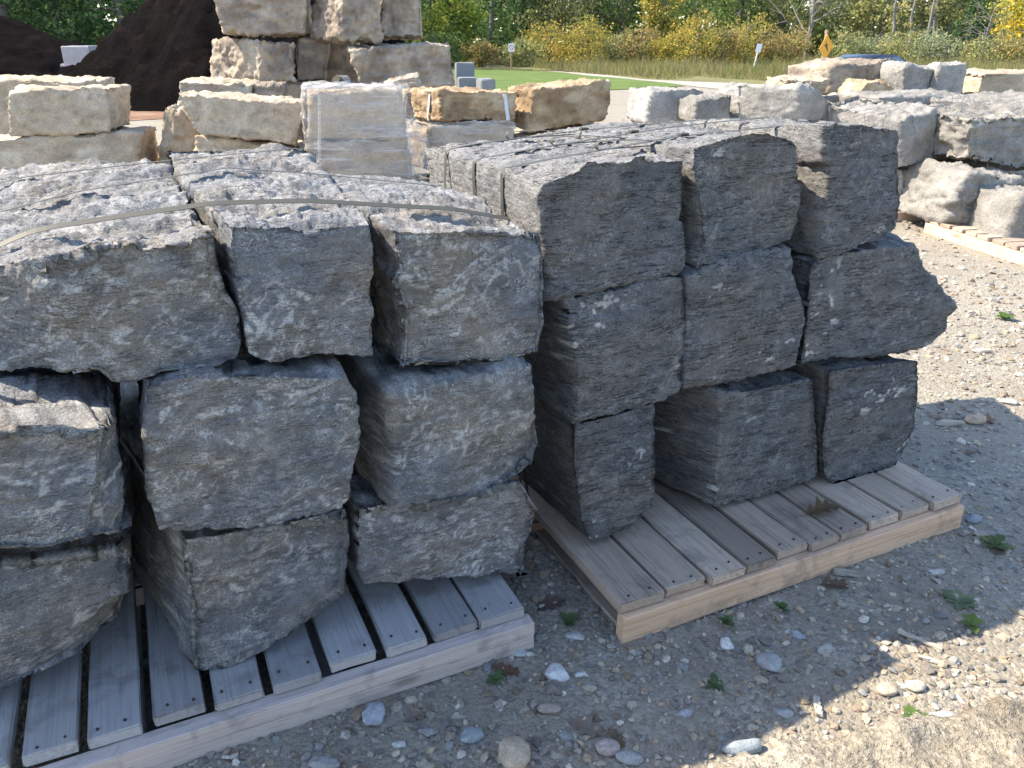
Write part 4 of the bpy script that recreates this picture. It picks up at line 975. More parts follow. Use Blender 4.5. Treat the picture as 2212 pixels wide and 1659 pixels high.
def car(loc, yaw):
    root = obj('parked_car', None, None, loc, 'dark blue parked car mostly hidden behind the large boulder', 'car'); root.rotation_euler.z = yaw
    t = NT('car_paint'); t.b.inputs['Coat Weight'].default_value = 0.3; t.b.inputs['Coat Roughness'].default_value = 0.2; paint = t.done((0.014, 0.019, 0.032), None, 0.4)
    glass = simple('car_glass', (0.02, 0.03, 0.035), 0.06, 0, 0, 40, 0.8); tyre = simple('tyre', (0.015, 0.015, 0.015), 0.9); rim = simple('rim', (0.4, 0.4, 0.42), 0.3, 0.8)
    lamp_r = simple('tail_lamp', (0.25, 0.01, 0.01), 0.2); lamp_w = simple('head_lamp', (0.6, 0.6, 0.62), 0.15)
    def prof(pts, halfw, name, mat, taper):
        bm = bmesh.new(); L_, R_ = [], []
        for x, z in pts:
            w = halfw * taper(x, z); L_.append(bm.verts.new((x, w, z))); R_.append(bm.verts.new((x, -w, z)))
        n = len(pts)
        for k in range(n): bm.faces.new((L_[k], L_[(k + 1) % n], R_[(k + 1) % n], R_[k]))
        bm.faces.new(L_[::-1]); bm.faces.new(R_); bmesh.ops.recalc_face_normals(bm, faces=bm.faces[:])
        bmesh.ops.bevel(bm, geom=[e for e in bm.edges if e.calc_face_angle(0) > 0.35], offset=0.05, segments=3, affect='EDGES')
        return bm_mesh(name, bm, mat, True)
    body = [(-2.25, 0.35), (-2.3, 0.62), (-2.2, 0.88), (-1.7, 0.95), (-0.9, 0.93), (0.6, 0.92), (1.3, 0.86), (2.1, 0.72), (2.28, 0.55), (2.25, 0.3), (1.2, 0.22), (-1.2, 0.22)]
    obj('body', prof(body, 0.88, 'body', paint, lambda x, z: 1.0 - 0.06 * (abs(x) > 2)), root)
    cab = [(-1.75, 0.93), (-1.15, 1.30), (-0.7, 1.385), (0.1, 1.38), (0.45, 1.31), (1.15, 0.90)]
    obj('cabin', prof(cab, 0.78, 'cabin', paint, lambda x, z: 1.0 if z < 1.0 else 0.74), root)
    def pane(pts, name='window'):
        bm = bmesh.new(); f = bm.faces.new([bm.verts.new(p) for p in pts]); return obj(name, bm_mesh(name, bm, glass), root)
    for s in (1, -1):
        yb, yt = s * 0.79, s * 0.635
        pane([(-1.35, yb, 0.98), (-0.3, yb, 0.98), (-0.32, yt, 1.32), (-0.95, yt, 1.29)]); pane([(-0.22, yb, 0.98), (0.8, yb, 0.98), (0.25, yt, 1.30), (-0.22, yt, 1.32)])
    pane([(-1.70, -0.66, 0.985), (-1.70, 0.66, 0.985), (-1.19, 0.53, 1.295), (-1.19, -0.53, 1.295)], 'rear_window'); pane([(1.10, -0.68, 0.95), (1.10, 0.68, 0.95), (0.5, 0.55, 1.31), (0.5, -0.55, 1.31)], 'windscreen')
    for sx in (-1.4, 1.4):
        for s in (1, -1):
            bm = bmesh.new(); bmesh.ops.create_cone(bm, cap_ends=True, segments=28, radius1=0.33, radius2=0.33, depth=0.22); bmesh.ops.bevel(bm, geom=[e for e in bm.edges if e.calc_face_angle(0) > 1], offset=0.03, segments=2, affect='EDGES')
            w = obj('wheel', bm_mesh('wheel', bm, tyre, True), root, (sx, s * 0.80, 0.33)); w.rotation_euler.x = R(90)
            bm = bmesh.new(); bmesh.ops.create_cone(bm, cap_ends=True, segments=20, radius1=0.21, radius2=0.19, depth=0.02); r_ = obj('rim', bm_mesh('rim', bm, rim), w, (0, 0, -s * 0.115))
    for s in (1, -1):
        o = obj('tail_lamp', box_mesh('tail_lamp', 0.06, 0.32, 0.13, lamp_r, 0.02, 2), root, (-2.27, s * 0.66, 0.70)); o = obj('headlight', box_mesh('headlight', 0.1, 0.3, 0.11, lamp_w, 0.02, 2), root, (2.2, s * 0.62, 0.6))
        obj('mirror', box_mesh('mirror', 0.1, 0.16, 0.11, paint, 0.02, 2), root, (0.75, s * 0.95, 0.95))
    obj('bumper', box_mesh('bumper', 0.1, 1.66, 0.16, paint, 0.03, 2), root, (-2.29, 0, 0.36))
    return root
p = at_dist(1850, 160, 23.0); o = car((p[0] + 1.05, p[1] + 1.5, 0), R(40)); o.scale.z = 0.95

# ------------------------------------------------------------------ trees, bushes, meadow grass
def leaf_mat(name, trans=0.35):
    t = NT(name); at_ = t.node('ShaderNodeAttribute', attribute_name='tint')
    d = t.node('ShaderNodeBsdfDiffuse'); tr = t.node('ShaderNodeBsdfTranslucent'); mx = t.node('ShaderNodeMixShader'); mx.inputs[0].default_value = trans
    t.link(at_.outputs['Color'], d.inputs['Color']); t.link(at_.outputs['Color'], tr.inputs['Color'])
    t.link(d.outputs[0], mx.inputs[1]); t.link(tr.outputs[0], mx.inputs[2]); t.link(mx.outputs[0], t.out.inputs['Surface'])
    return t.m
M_LEAF = leaf_mat('leaf')
M_BARK = simple('bark', (0.16, 0.14, 0.12), 0.9, 0, 0.6, 12); M_BARKP = simple('pale_bark', (0.20, 0.185, 0.165), 0.9, 0, 0.5, 12)
PAL = {'dark': [(0.026, 0.05, 0.022), (0.04, 0.07, 0.027), (0.055, 0.085, 0.035)],
       'green': [(0.065, 0.10, 0.035), (0.09, 0.125, 0.042), (0.13, 0.155, 0.055)],
       'olive': [(0.12, 0.13, 0.055), (0.16, 0.165, 0.065), (0.20, 0.18, 0.08)],
       'yellowgreen': [(0.16, 0.19, 0.035), (0.25, 0.25, 0.045), (0.09, 0.13, 0.035)],
       'gold': [(0.20, 0.165, 0.04), (0.14, 0.14, 0.04), (0.24, 0.18, 0.045)],
       'bronze': [(0.17, 0.13, 0.055), (0.13, 0.13, 0.05), (0.20, 0.145, 0.055)],
       'yellow': [(0.40, 0.29, 0.03), (0.32, 0.25, 0.04), (0.20, 0.19, 0.04)],
       'greygreen': [(0.14, 0.155, 0.09), (0.18, 0.185, 0.105), (0.11, 0.125, 0.07)]}
def leaves(centers, rads, n_per, size, pal, seed):
    rs = np.random.default_rng(seed); nc = len(centers); n = nc * n_per
    ci = np.repeat(np.arange(nc), n_per)
    p = centers[ci] + rs.normal(size=(n, 3)) * rads[ci][:, None] * 0.55 * np.array([1, 1, 0.8])
    p[:, 2] = np.maximum(p[:, 2], 0.05)
    d = rs.normal(size=(n, 3)); d /= np.linalg.norm(d, axis=1)[:, None]; e = np.cross(d, rs.normal(size=(n, 3))); e /= np.linalg.norm(e, axis=1)[:, None]
    s = (size * rs.uniform(0.6, 1.3, n))[:, None]
    v = np.stack([p - d * s, p + e * s * 0.5, p + d * s, p - e * s * 0.5], 1).reshape(-1, 3)
    f = np.arange(n * 4).reshape(n, 4)
    P_ = np.array(PAL[pal]); cc = np.where(rs.random((n, 1)) < 0.6, P_[rs.integers(0, 3, nc)][ci], P_[rs.integers(0, 3, n)]) * rs.uniform(0.7, 1.35, (n, 1)); cc = 1.85 * cc * rs.uniform(0.9, 1.1, (n, 3))
    return v, f, np.repeat(cc, 4, 0)
def branchy(h, rx, seed, n, r0, zlo=0.25):
    rs = np.random.default_rng(seed); parts = []
    tz = np.linspace(0, 1, 9); bend = rs.normal(size=2) * 0.05 * h
    tr = np.stack([bend[0] * tz ** 2, bend[1] * tz ** 2, tz * h * 0.9], -1) + np.concatenate([[[0, 0, 0]], rs.normal(size=(8, 3)) * 0.012 * h])
    parts.append(tube_np(tr, r0 * (1 - 0.85 * tz), 7))
    tips = []
    for k in range(n):
        u = rs.uniform(zlo, 0.85); b0 = np.array([np.interp(u, tz, tr[:, c]) for c in range(3)]); a = rs.uniform(0, 6.28); L = rx * rs.uniform(0.5, 1.0) * (1.15 - u * 0.5)
        q = np.linspace(0, 1, 6)[:, None]; dr = np.array([math.cos(a), math.sin(a), rs.uniform(0.3, 1.1)])
        br = b0 + q * dr * L + np.concatenate([[[0, 0, 0]], rs.normal(size=(5, 3)) * 0.05 * L]); parts.append(tube_np(br, r0 * 0.38 * (1 - 0.85 * q[:, 0]) * (1 - 0.4 * u), 5)); tips.append(br[-1])
        for _ in range(2):
            i = rs.integers(2, 5); dr2 = dr + rs.normal(size=3) * 0.6; tw = br[i] + q * dr2 * L * 0.5; parts.append(tube_np(tw, r0 * 0.13 * (1 - 0.8 * q[:, 0]), 4)); tips.append(tw[-1])
    return join_np(parts), np.array(tips)
def tree(px, dist, h, rx, pal, seed, label, n_cl=46, n_per=85, size=0.13, zlo=0.06, group='trees along the wood edge', bark=None, name='tree', bare=False, nb=12):
    p = at_dist(px, 110, dist); rs = np.random.default_rng(seed)
    root = obj(name, None, None, (p[0], p[1], 0), label, 'tree' if name.endswith('tree') else 'bush', group)
    (v, f), tips = branchy(h, rx, seed, nb, 0.022 * h + 0.03)
    obj('trunk', mesh_np('trunk', v, f, bark or M_BARK), root)
    if n_cl:
        d = rs.normal(size=(n_cl, 3)); d /= np.linalg.norm(d, axis=1)[:, None]; r = rs.uniform(0.45, 1.0, n_cl)[:, None]
        hz = h * (1 - zlo) / 2
        c = d * r * np.array([rx, rx, hz]) + np.array([0, 0, h * zlo + hz])
        v, f, col = leaves(c, rs.uniform(0.22, 0.42, n_cl) * rx, n_per, size, pal, seed + 1)
        obj('crown', mesh_np('crown', v, f, M_LEAF, False, col), root)
    return root
TREES = [
    (30, 47, 11, 4.0, 'dark', 'dark green tree at the far left above the mulch'), (150, 50, 12, 4.2, 'dark', 'dark tree behind the gap between the mulch heaps'),
    (270, 48, 11, 3.8, 'dark', 'shaded tree above the pale concrete block'), (390, 52, 12, 4.2, 'dark', 'dark tree behind the tall mulch heap'), (-90, 50, 12, 4.2, 'dark', 'dark tree cut by the left edge of the picture'),
    (500, 56, 13, 4.5, 'dark', 'dark tree mostly hidden behind the tall stone pile'), (640, 60, 13, 4.5, 'dark', 'tree hidden behind the middle of the tall stone pile'), (800, 66, 13, 4.6, 'green', 'green tree behind the right end of the tall pile'),
    (930, 72, 9, 3.4, 'green', 'green tree just right of the tall stone pile'), (985, 68, 6.2, 2.3, 'yellowgreen', 'yellow-green tree right of the tall stone pile'),
    (1060, 80, 13, 5.0, 'dark', 'dense dark green tree behind the lawn'), (1130, 84, 14, 5.0, 'dark', 'second dark tree behind the lawn'),
    (1195, 80, 10, 3.2, 'olive', 'light olive tree left of the golden trees'), (1270, 84, 13, 4.2, 'greygreen', 'grey-green tree behind the golden bushes'), (1340, 82, 12, 4.0, 'green', 'green tree left of the golden vine-covered tree'),
    (1425, 74, 9.5, 2.0, 'gold', 'golden vine-covered tree, tallest of the golden growth'), (1500, 84, 13, 4.6, 'green', 'green tree right of the golden vine-covered tree'), (1590, 86, 14, 4.8, 'green', 'dense green tree behind the bronze bushes'),
    (1680, 86, 13, 4.4, 'olive', 'olive tree left of the bare tree'), (1830, 86, 13, 4.4, 'greygreen', 'pale green tree behind the warning sign'), (1900, 82, 12, 3.8, 'olive', 'thin olive tree behind the parked car'),
    (1970, 86, 13, 4.4, 'greygreen', 'grey-green tree above the white stones'), (2040, 82, 12, 4.0, 'olive', 'olive tree left of the dark juniper'), (2150, 84, 13, 4.6, 'green', 'green tree behind the yellow tree'),
    (2210, 70, 8, 3.0, 'yellow', 'bright yellow tree at the right edge'), (2290, 80, 13, 4.6, 'olive', 'olive tree cut by the right edge')]
for k, (px, d, h, rx, pal, lab) in enumerate(TREES):
    tree(px, d, h, rx, pal, 600 + k * 3, lab, n_cl=52 if d < 90 else 40, n_per=80, size=0.12 + 0.0007 * d)
tree(2085, 70, 5.0, 1.3, 'dark', 701, 'dark narrow juniper left of the yellow tree', n_cl=36, n_per=70, name='juniper_tree', zlo=0.02)
tree(1742, 70, 9.0, 3.2, 'olive', 703, 'bare grey many-limbed tree left of the warning sign', n_cl=0, bark=M_BARKP, nb=26)
tree(2120, 66, 5.0, 2.0, 'olive', 705, 'leafless pale small tree in front of the juniper', n_cl=6, n_per=30, bark=M_BARKP, nb=18)
for k, px in enumerate((1960, 1995, 1925, 2010)):
    tree(px, 72 + k, 8, 1.2, 'olive', 710 + k, 'slender pale trunk among the brush, %s' % ('left of the white stones', 'above the white pair', 'behind the car roof', 'rightmost of the slender trunks')[k], n_cl=5, n_per=30, bark=M_BARKP, nb=5)
BUSH = [(1040, 62, 1.9, 1.3, 'bronze', 'rusty bush left of the small red sign'), (1130, 62, 1.8, 1.5, 'olive', 'olive bush right of the small red sign'), (1185, 66, 3.2, 2.2, 'gold', 'golden bush behind the small red sign'),
        (1255, 64, 3.3, 2.2, 'gold', 'round golden bush in the middle of the golden growth'), (1320, 66, 2.4, 1.6, 'olive', 'olive bush left of the golden tree foot'), (1385, 66, 3.2, 1.8, 'bronze', 'bronze bush at the golden tree foot'),
        (1450, 64, 2.5, 1.6, 'gold', 'golden bush right of the golden tree foot'), (1505, 62, 3.4, 2.0, 'gold', 'tall golden bush before the dense green tree'), (1560, 62, 2.7, 1.6, 'bronze', 'bronze sumac left of the white sign'),
        (1610, 64, 3.4, 2.1, 'gold', 'gold bush behind the white sign'), (1660, 64, 2.6, 1.7, 'bronze', 'bronze sumac right of the white sign'), (1710, 66, 2.8, 1.8, 'bronze', 'bronze sumac under the bare tree'),
        (1830, 66, 2.4, 2.0, 'olive', 'low brush right of the warning sign'), (1890, 66, 2.2, 2.0, 'greygreen', 'grey-green brush above the car roof'), (1955, 64, 2.3, 1.9, 'olive', 'low brush above the notched white stone'),
        (2030, 62, 2.2, 1.9, 'greygreen', 'brush left of the juniper foot'), (2130, 60, 2.0, 1.8, 'olive', 'brush under the leafless small tree'), (2200, 60, 2.2, 1.9, 'bronze', 'brownish brush at the right edge'), (950, 64, 2.4, 1.8, 'green', 'green bush at the end of the tall stone pile')]
for k, (px, d, h, rx, pal, lab) in enumerate(BUSH):
    tree(px, d, h, rx, pal, 800 + k * 3, lab, n_cl=34, n_per=70, size=0.10, zlo=0.0, name='bush', group='bushes along the wood edge', nb=6)
# the wood behind, one mass
rs = np.random.default_rng(77); nc = 1500
c = np.stack([rs.uniform(-110, 110, nc), rs.uniform(94, 112, nc), 0.3 + 11 * rs.random(nc) ** 1.3], -1)
v, f, col = leaves(c, rs.uniform(1.6, 2.8, nc), 48, 0.62, 'green', 78)
obj('woodland', mesh_np('woodland', v, f, M_LEAF, False, col), kind='stuff')
nc = 420; c = np.stack([rs.uniform(-75, -8, nc), rs.uniform(58, 68, nc), rs.uniform(0.3, 9, nc)], -1)
v, f, col = leaves(c, rs.uniform(1.0, 2.0, nc), 60, 0.36, 'dark', 79)
obj('woodland', mesh_np('woodland', v, f, M_LEAF, False, col), kind='stuff')

# tall meadow grass
MEAD = [g2(900, 130), g2(1040, 137), g2(1240, 156.5), g2(1440, 173.5), g2(1520, 168), g2(1640, 175.5), g2(1800, 183.5), g2(2300, 207.5), (40, 30), (75, 80), (-10, 80)]
n = 330000; X = RNG.uniform(-12, 75, n); Y = 20 + 60 * RNG.random(n) ** 1.0
m = inside(MEAD, X, Y) & (np.abs(X / Y) < 0.82); X, Y = X[m], Y[m]; n = len(X)
P3 = np.stack([X, Y, X * 0], -1); den = fbm(P3 * 0.35, 3, 91)
hgt = (0.10 + 0.5 * RNG.random(n) ** 1.6) * (1 + 1.1 * np.clip(den, -0.8, 0.9)); a = RNG.uniform(0, 3.14, n); w = RNG.uniform(0.008, 0.022, n) * (0.6 + Y / 60)
dx, dy = np.cos(a) * w, np.sin(a) * w; lx, ly = RNG.normal(size=(2, n)) * 0.2
v = np.stack([np.stack([X - dx, Y - dy, X * 0], -1), np.stack([X + dx, Y + dy, X * 0], -1), np.stack([X + lx, Y + ly, hgt], -1)], 1).reshape(-1, 3)
f = np.arange(3 * n).reshape(-1, 3)
gc = np.array([(0.15, 0.145, 0.055), (0.23, 0.185, 0.10), (0.13, 0.15, 0.045), (0.27, 0.22, 0.13)])[np.clip((RNG.random(n) * 2.6 + 1.3 * np.clip(gnoise(P3 * 0.12, 95) + .2, 0, 1)).astype(int), 0, 3)] * RNG.uniform(1.0, 1.5, (n, 1))
obj('meadow_grass', mesh_np('meadow_grass', v, f, M_LEAF, False, np.repeat(gc, 3, 0)), kind='stuff')

# ------------------------------------------------------------------ gravel, loose stones, leaves, weeds
def ico(sub):
    bm = bmesh.new(); bmesh.ops.create_icosphere(bm, subdivisions=sub, radius=1.0); bm.verts.ensure_lookup_table()
    v = np.array([x.co[:] for x in bm.verts]); f = np.array([[x.index for x in p.verts] for p in bm.faces]); bm.free(); return v, f
I1, F1 = ico(1); I2, F2 = ico(2); I3, F3 = ico(3)
M_PEB = stone_mat('pebble', 60, 0.004, 160, 0.35, 0.8)
PEBC = np.array([1.0, 0.955, 0.87]) * 0.85 * np.array([(0.30, 0.28, 0.25), (0.36, 0.33, 0.28), (0.22, 0.215, 0.21), (0.40, 0.36, 0.30), (0.27, 0.25, 0.235), (0.33, 0.27, 0.205), (0.45, 0.43, 0.40), (0.25, 0.20, 0.165), (0.24, 0.25, 0.265)])
def under_pallet(x, y):
    P = np.stack([x, y, x * 0], -1)
    a = P - AR; v1, u1 = a @ VA, a @ UA; b = P - AL; v2, u2 = b @ VA, b @ UA
    return ((v1 > 0.03) & (v1 < 1.38) & (u1 > 0.08) & (u1 < 1.3)) | ((v2 > -1.9) & (v2 < -0.04) & (u2 > 0.08) & (u2 < 1.3))
def pebbles(n, ylo, yhi, smin, smax, base, faces, seed, pw=2.6):
    rs = np.random.default_rng(seed)
    y = ylo * (yhi / ylo) ** rs.random(n * 2); x = (rs.random(n * 2) * 2 - 1) * (0.72 * y + 0.45)
    cl = gnoise(np.stack([x, y, x * 0], -1) * 1.7, seed + 2) * 0.5 + gnoise(np.stack([x, y, x * 0], -1) * 6, seed + 3) * 0.35
    m = ~under_pallet(x, y) & (rs.random(n * 2) < 0.62 + 0.8 * cl); x, y = x[m][:n], y[m][:n]; n = len(x)
    s = (smin + (smax - smin) * rs.random(n) ** pw) * (0.75 + 0.25 * np.maximum(y, 1.0) / 1.6)
    nv = len(base)
    lump = 1 + (0.28 if nv < 20 else 0.13) * rs.normal(size=(24, nv)); V = base[None] * lump[rs.integers(0, 24, n)][:, :, None]
    V = V * (s[:, None, None] * np.stack([rs.uniform(0.8, 1.35, n), rs.uniform(0.7, 1.0, n), rs.uniform(0.42, 0.75, n)], -1)[:, None, :])
    a = rs.uniform(0, 6.28, n); ca, sa = np.cos(a)[:, None], np.sin(a)[:, None]; tl = rs.normal(size=n)[:, None] * 0.25
    X = V[:, :, 0] * ca - V[:, :, 1] * sa; Y = V[:, :, 0] * sa + V[:, :, 1] * ca; Z = V[:, :, 2] + X * tl
    z0 = terrain(x, y) + s * rs.uniform(-0.08, 0.28, n)
    V = np.stack([X + x[:, None], Y + y[:, None], Z + z0[:, None]], -1).reshape(-1, 3)
    F = (faces[None] + (np.arange(n) * nv)[:, None, None]).reshape(-1, 3)
    c = PEBC[rs.integers(0, len(PEBC), n)] * rs.uniform(0.65, 1.35, (n, 1))
    return V, F, np.repeat(c, nv, 0)
for (n, lo, hi, s0, s1, b, fc, sd) in ((14500, 1.05, 5.5, 0.004, 0.0135, I1, F1, 501), (2500, 1.05, 6.0, 0.008, 0.018, I2, F2, 502), (8000, 4.0, 11.0, 0.005, 0.018, I1, F1, 503)):
    V, F, C = pebbles(n, lo, hi, s0, s1, b, fc, sd); obj('gravel', mesh_np('gravel', V, F, M_PEB, False, C), kind='stuff')
def stone(x, y, wpx, hpx, col, label, ang=False, seed=0, flat=0.6, z=0.0):
    p = at_z(x, y, z); rng_ = np.random.default_rng(seed + 900)
    dist = np.linalg.norm(p - EYE); s = wpx / FPX * dist * 0.5 * math.cos(PITCH) * 1.05
    v = I3.copy()
    if True:
        for k in range(14 if ang else 7):
            n = rng_.normal(size=3); n /= np.linalg.norm(n); d = rng_.uniform(0.5, 0.8) if ang else rng_.uniform(0.72, 0.92); e = np.clip(v @ n - d, 0, None); v = v - e[:, None] * n
    v = v * (1 + 0.10 * fbm(v * 1.3, 2, seed) + 0.025 * fbm(v * 5, 2, seed + 3))[:, None]
    asp = hpx / wpx
    v = v * s * np.array([1.0, min(1.15, asp * 0.95), min(0.85, max(0.32, asp * flat))])
    a = rng_.uniform(-0.3, 0.3); v = np.stack([v[:, 0] * math.cos(a) - v[:, 1] * math.sin(a), v[:, 0] * math.sin(a) + v[:, 1] * math.cos(a), v[:, 2]], -1)
    zb = v[:, 2].min(); c = np.tile(np.asarray(col), (len(v), 1)) * (1 + 0.25 * fbm(v / s * 2.2, 3, seed + 7))[:, None]
    return obj('loose_stone', mesh_np('loose_stone', v - np.array([0, 0, zb * 0.8]), F3, M_PEB, True, c), None, (p[0], p[1], float(terrain(p[:1], p[1:2])[0]) - 0.003), label, 'stone', 'loose stones on the gravel')
STONES = [(1205, 1462, 62, 58, (0.50, 0.50, 0.49), 'white angular stone on the gravel between the two pallets', 1), (1253, 1463, 36, 24, (0.45, 0.45, 0.44), 'small white stone touching the white angular one', 1),
    (806, 1550, 54, 70, (0.30, 0.32, 0.36), 'upright blue-grey stone in front of the pale stringer', 1), (1110, 1640, 68, 80, (0.40, 0.33, 0.24), 'speckled tan egg-shaped cobble, largest near the bottom', 0),
    (1020, 1592, 52, 42, (0.24, 0.27, 0.28), 'smooth grey-green cobble left of the tan egg-shaped one', 0), (1186, 1538, 48, 34, (0.30, 0.25, 0.21), 'brown lump of stone above the tan cobble', 0),
    (1196, 1495, 40, 44, (0.17, 0.15, 0.135), 'dark brown lump below the white angular stone', 1), (1567, 1392, 44, 38, (0.52, 0.50, 0.47), 'white pitted stone beside the fresh stringer weed', 1),
    (1662, 1440, 72, 64, (0.27, 0.275, 0.28), 'flat grey slab of stone right of the white pitted one', 1), (1312, 1624, 52, 42, (0.32, 0.27, 0.25), 'pinkish cobble at the bottom centre', 0),
    (1360, 1644, 58, 34, (0.28, 0.29, 0.29), 'grey cobble beside the pinkish one', 0), (1605, 1620, 92, 34, (0.25, 0.28, 0.30), 'long flat blue-grey stone near the shadow edge', 0),
    (1914, 1496, 46, 34, (0.42, 0.35, 0.26), 'tan cobble in the sun, left of a pair', 0), (1974, 1488, 42, 32, (0.42, 0.38, 0.30), 'pale tan cobble in the sun, right of a pair', 0),
    (1246, 1380, 56, 32, (0.36, 0.36, 0.34), 'pale elongated stone by the weed between the pallets', 1), (2106, 912, 46, 30, (0.38, 0.28, 0.20), 'brown round cobble on the sunlit gravel at the right', 0),
    (2052, 918, 62, 14, (0.42, 0.38, 0.32), 'flat pale stone left of the brown cobble', 1), (2118, 1160, 30, 30, (0.30, 0.25, 0.21), 'brownish stone past the pallet end', 1),
    (2102, 1122, 34, 26, (0.24, 0.25, 0.27), 'dark grey stone at the right pallet end', 0), (1785, 1405, 46, 30, (0.31, 0.29, 0.26), 'brown-grey stone below the fresh stringer', 1),
    (1720, 1372, 40, 30, (0.28, 0.29, 0.31), 'blue-grey stone below the fresh stringer', 1), (1118, 1412, 46, 26, (0.34, 0.34, 0.33), 'grey stone at the near pallet corner', 0),
    (925, 1585, 44, 36, (0.22, 0.21, 0.205), 'dark stone left of the grey-green cobble', 1), (862, 1610, 36, 28, (0.42, 0.41, 0.40), 'white stone in the bottom gravel left of centre', 1),
    (700, 1655, 70, 30, (0.27, 0.26, 0.25), 'large low stone cut by the bottom edge', 0), (1690, 1545, 44, 34, (0.30, 0.30, 0.30), 'grey stone just inside the shadow edge', 1),
    (2020, 1240, 40, 22, (0.33, 0.32, 0.30), 'flat stone past the right pallet corner', 1), (1480, 1545, 40, 26, (0.30, 0.30, 0.31), 'flat grey stone in the shaded gravel centre', 1),
    (2120, 760, 40, 18, (0.44, 0.38, 0.30), 'pale stone far out on the sunlit gravel', 1), (2180, 870, 36, 18, (0.40, 0.37, 0.33), 'grey stone at the right edge on sunlit gravel', 0),
    (2030, 1560, 90, 46, (0.38, 0.38, 0.37), 'pale grey stone behind the weed at the lower right', 1), (2190, 1560, 70, 44, (0.46, 0.43, 0.36), 'pale stone at the right edge above the blurred rock', 0)]
for k, (x, y, w, h, c, lab, an) in enumerate(STONES): stone(x, y, w, h, c, lab, bool(an), k * 5 + 3)

M_DEAD = leaf_mat('dead_leaf', 0.15); M_WEED = leaf_mat('weed_leaf', 0.3)
def oak_leaf(x, y, size, rz, col, label, z=0.004, curl=0.25, seed=0):
    p = at_z(x, y, z); rs = random.Random(seed); n = 9; L_, W_ = [], []
    bm = bmesh.new(); sp = []; lf = []; rt = []
    wid = [0.04, 0.16, 0.40, 0.20, 0.50, 0.24, 0.46, 0.20, 0.03]
    for k in range(n):
        yy = k / (n - 1); w = wid[k] * rs.uniform(0.8, 1.15); off = 0.07 * (k % 2 == 0)
        sp.append(bm.verts.new((0, yy * size, curl * size * 0.12 * math.sin(yy * 3)))); c_ = curl * w * size * rs.uniform(0.4, 1.1)
        lf.append(bm.verts.new((-w * size * 0.62, (yy + off) * size, c_ + 0.02 * size))); rt.append(bm.verts.new((w * size * 0.62, (yy + off * rs.uniform(.4, 1.2)) * size, c_ * rs.uniform(0.2, 1.2) + 0.02 * size)))
    for k in range(n - 1): bm.faces.new((lf[k], sp[k], sp[k + 1], lf[k + 1])); bm.faces.new((sp[k], rt[k], rt[k + 1], sp[k + 1]))
    st = [bm.verts.new((0.012 * size, 0, 0)), bm.verts.new((0.01 * size, -0.3 * size, 0.04 * size)), bm.verts.new((-0.01 * size, -0.3 * size, 0.04 * size)), bm.verts.new((-0.012 * size, 0, 0))]; bm.faces.new(st)
    r = bmesh.ops.solidify(bm, geom=bm.faces[:], thickness=0.0006)
    me = bm_mesh('dead_leaf', bm, M_DEAD, False); ca = me.color_attributes.new('tint', 'FLOAT_COLOR', 'POINT')
    for d in ca.data: d.color = (*[q * rs.uniform(1.25, 1.7) for q in col], 1)
    o = obj('dead_leaf', me, None, p, label, 'leaf', 'fallen oak leaves'); o.rotation_euler = (rs.uniform(-.1, .1), rs.uniform(-.1, .1), rz); return o
oak_leaf(1150, 1318, 0.11, R(-70), (0.16, 0.12, 0.09), 'brown oak leaf lying between the two pallets', seed=1)
oak_leaf(870, 1558, 0.085, R(-60), (0.24, 0.20, 0.165), 'pale brown oak leaf in front of the near pallet', seed=2)
oak_leaf(1225, 1555, 0.10, R(-120), (0.24, 0.20, 0.16), 'flat tan leaf right of the brown stone lump', seed=3)
oak_leaf(1738, 1112, 0.13, R(-75), (0.15, 0.10, 0.07), 'dark brown oak leaf resting on the brown pallet boards', z=DECK + 0.004, curl=0.5, seed=4)
oak_leaf(1770, 1262, 0.10, R(-95), (0.14, 0.10, 0.075), 'brown curled leaf against the fresh stringer', curl=0.6, seed=5)
oak_leaf(2150, 1200, 0.10, R(-40), (0.16, 0.125, 0.095), 'brown leaf on shaded gravel at the right', seed=6)
oak_leaf(1350, 1620, 0.07, R(30), (0.17, 0.14, 0.10), 'small tan leaf between two cobbles at the bottom', seed=7)
oak_leaf(480, 1640, 0.07, R(-80), (0.20, 0.15, 0.11), 'tan leaf under the near stringer at the bottom', seed=8)
oak_leaf(1060, 1438, 0.09, R(-110), (0.16, 0.105, 0.075), 'reddish brown leaf beside the near pallet corner', seed=9)
oak_leaf(2090, 905, 0.12, R(-100), (0.25, 0.17, 0.11), 'tan leaf beside the brown cobble in the sun', seed=10)
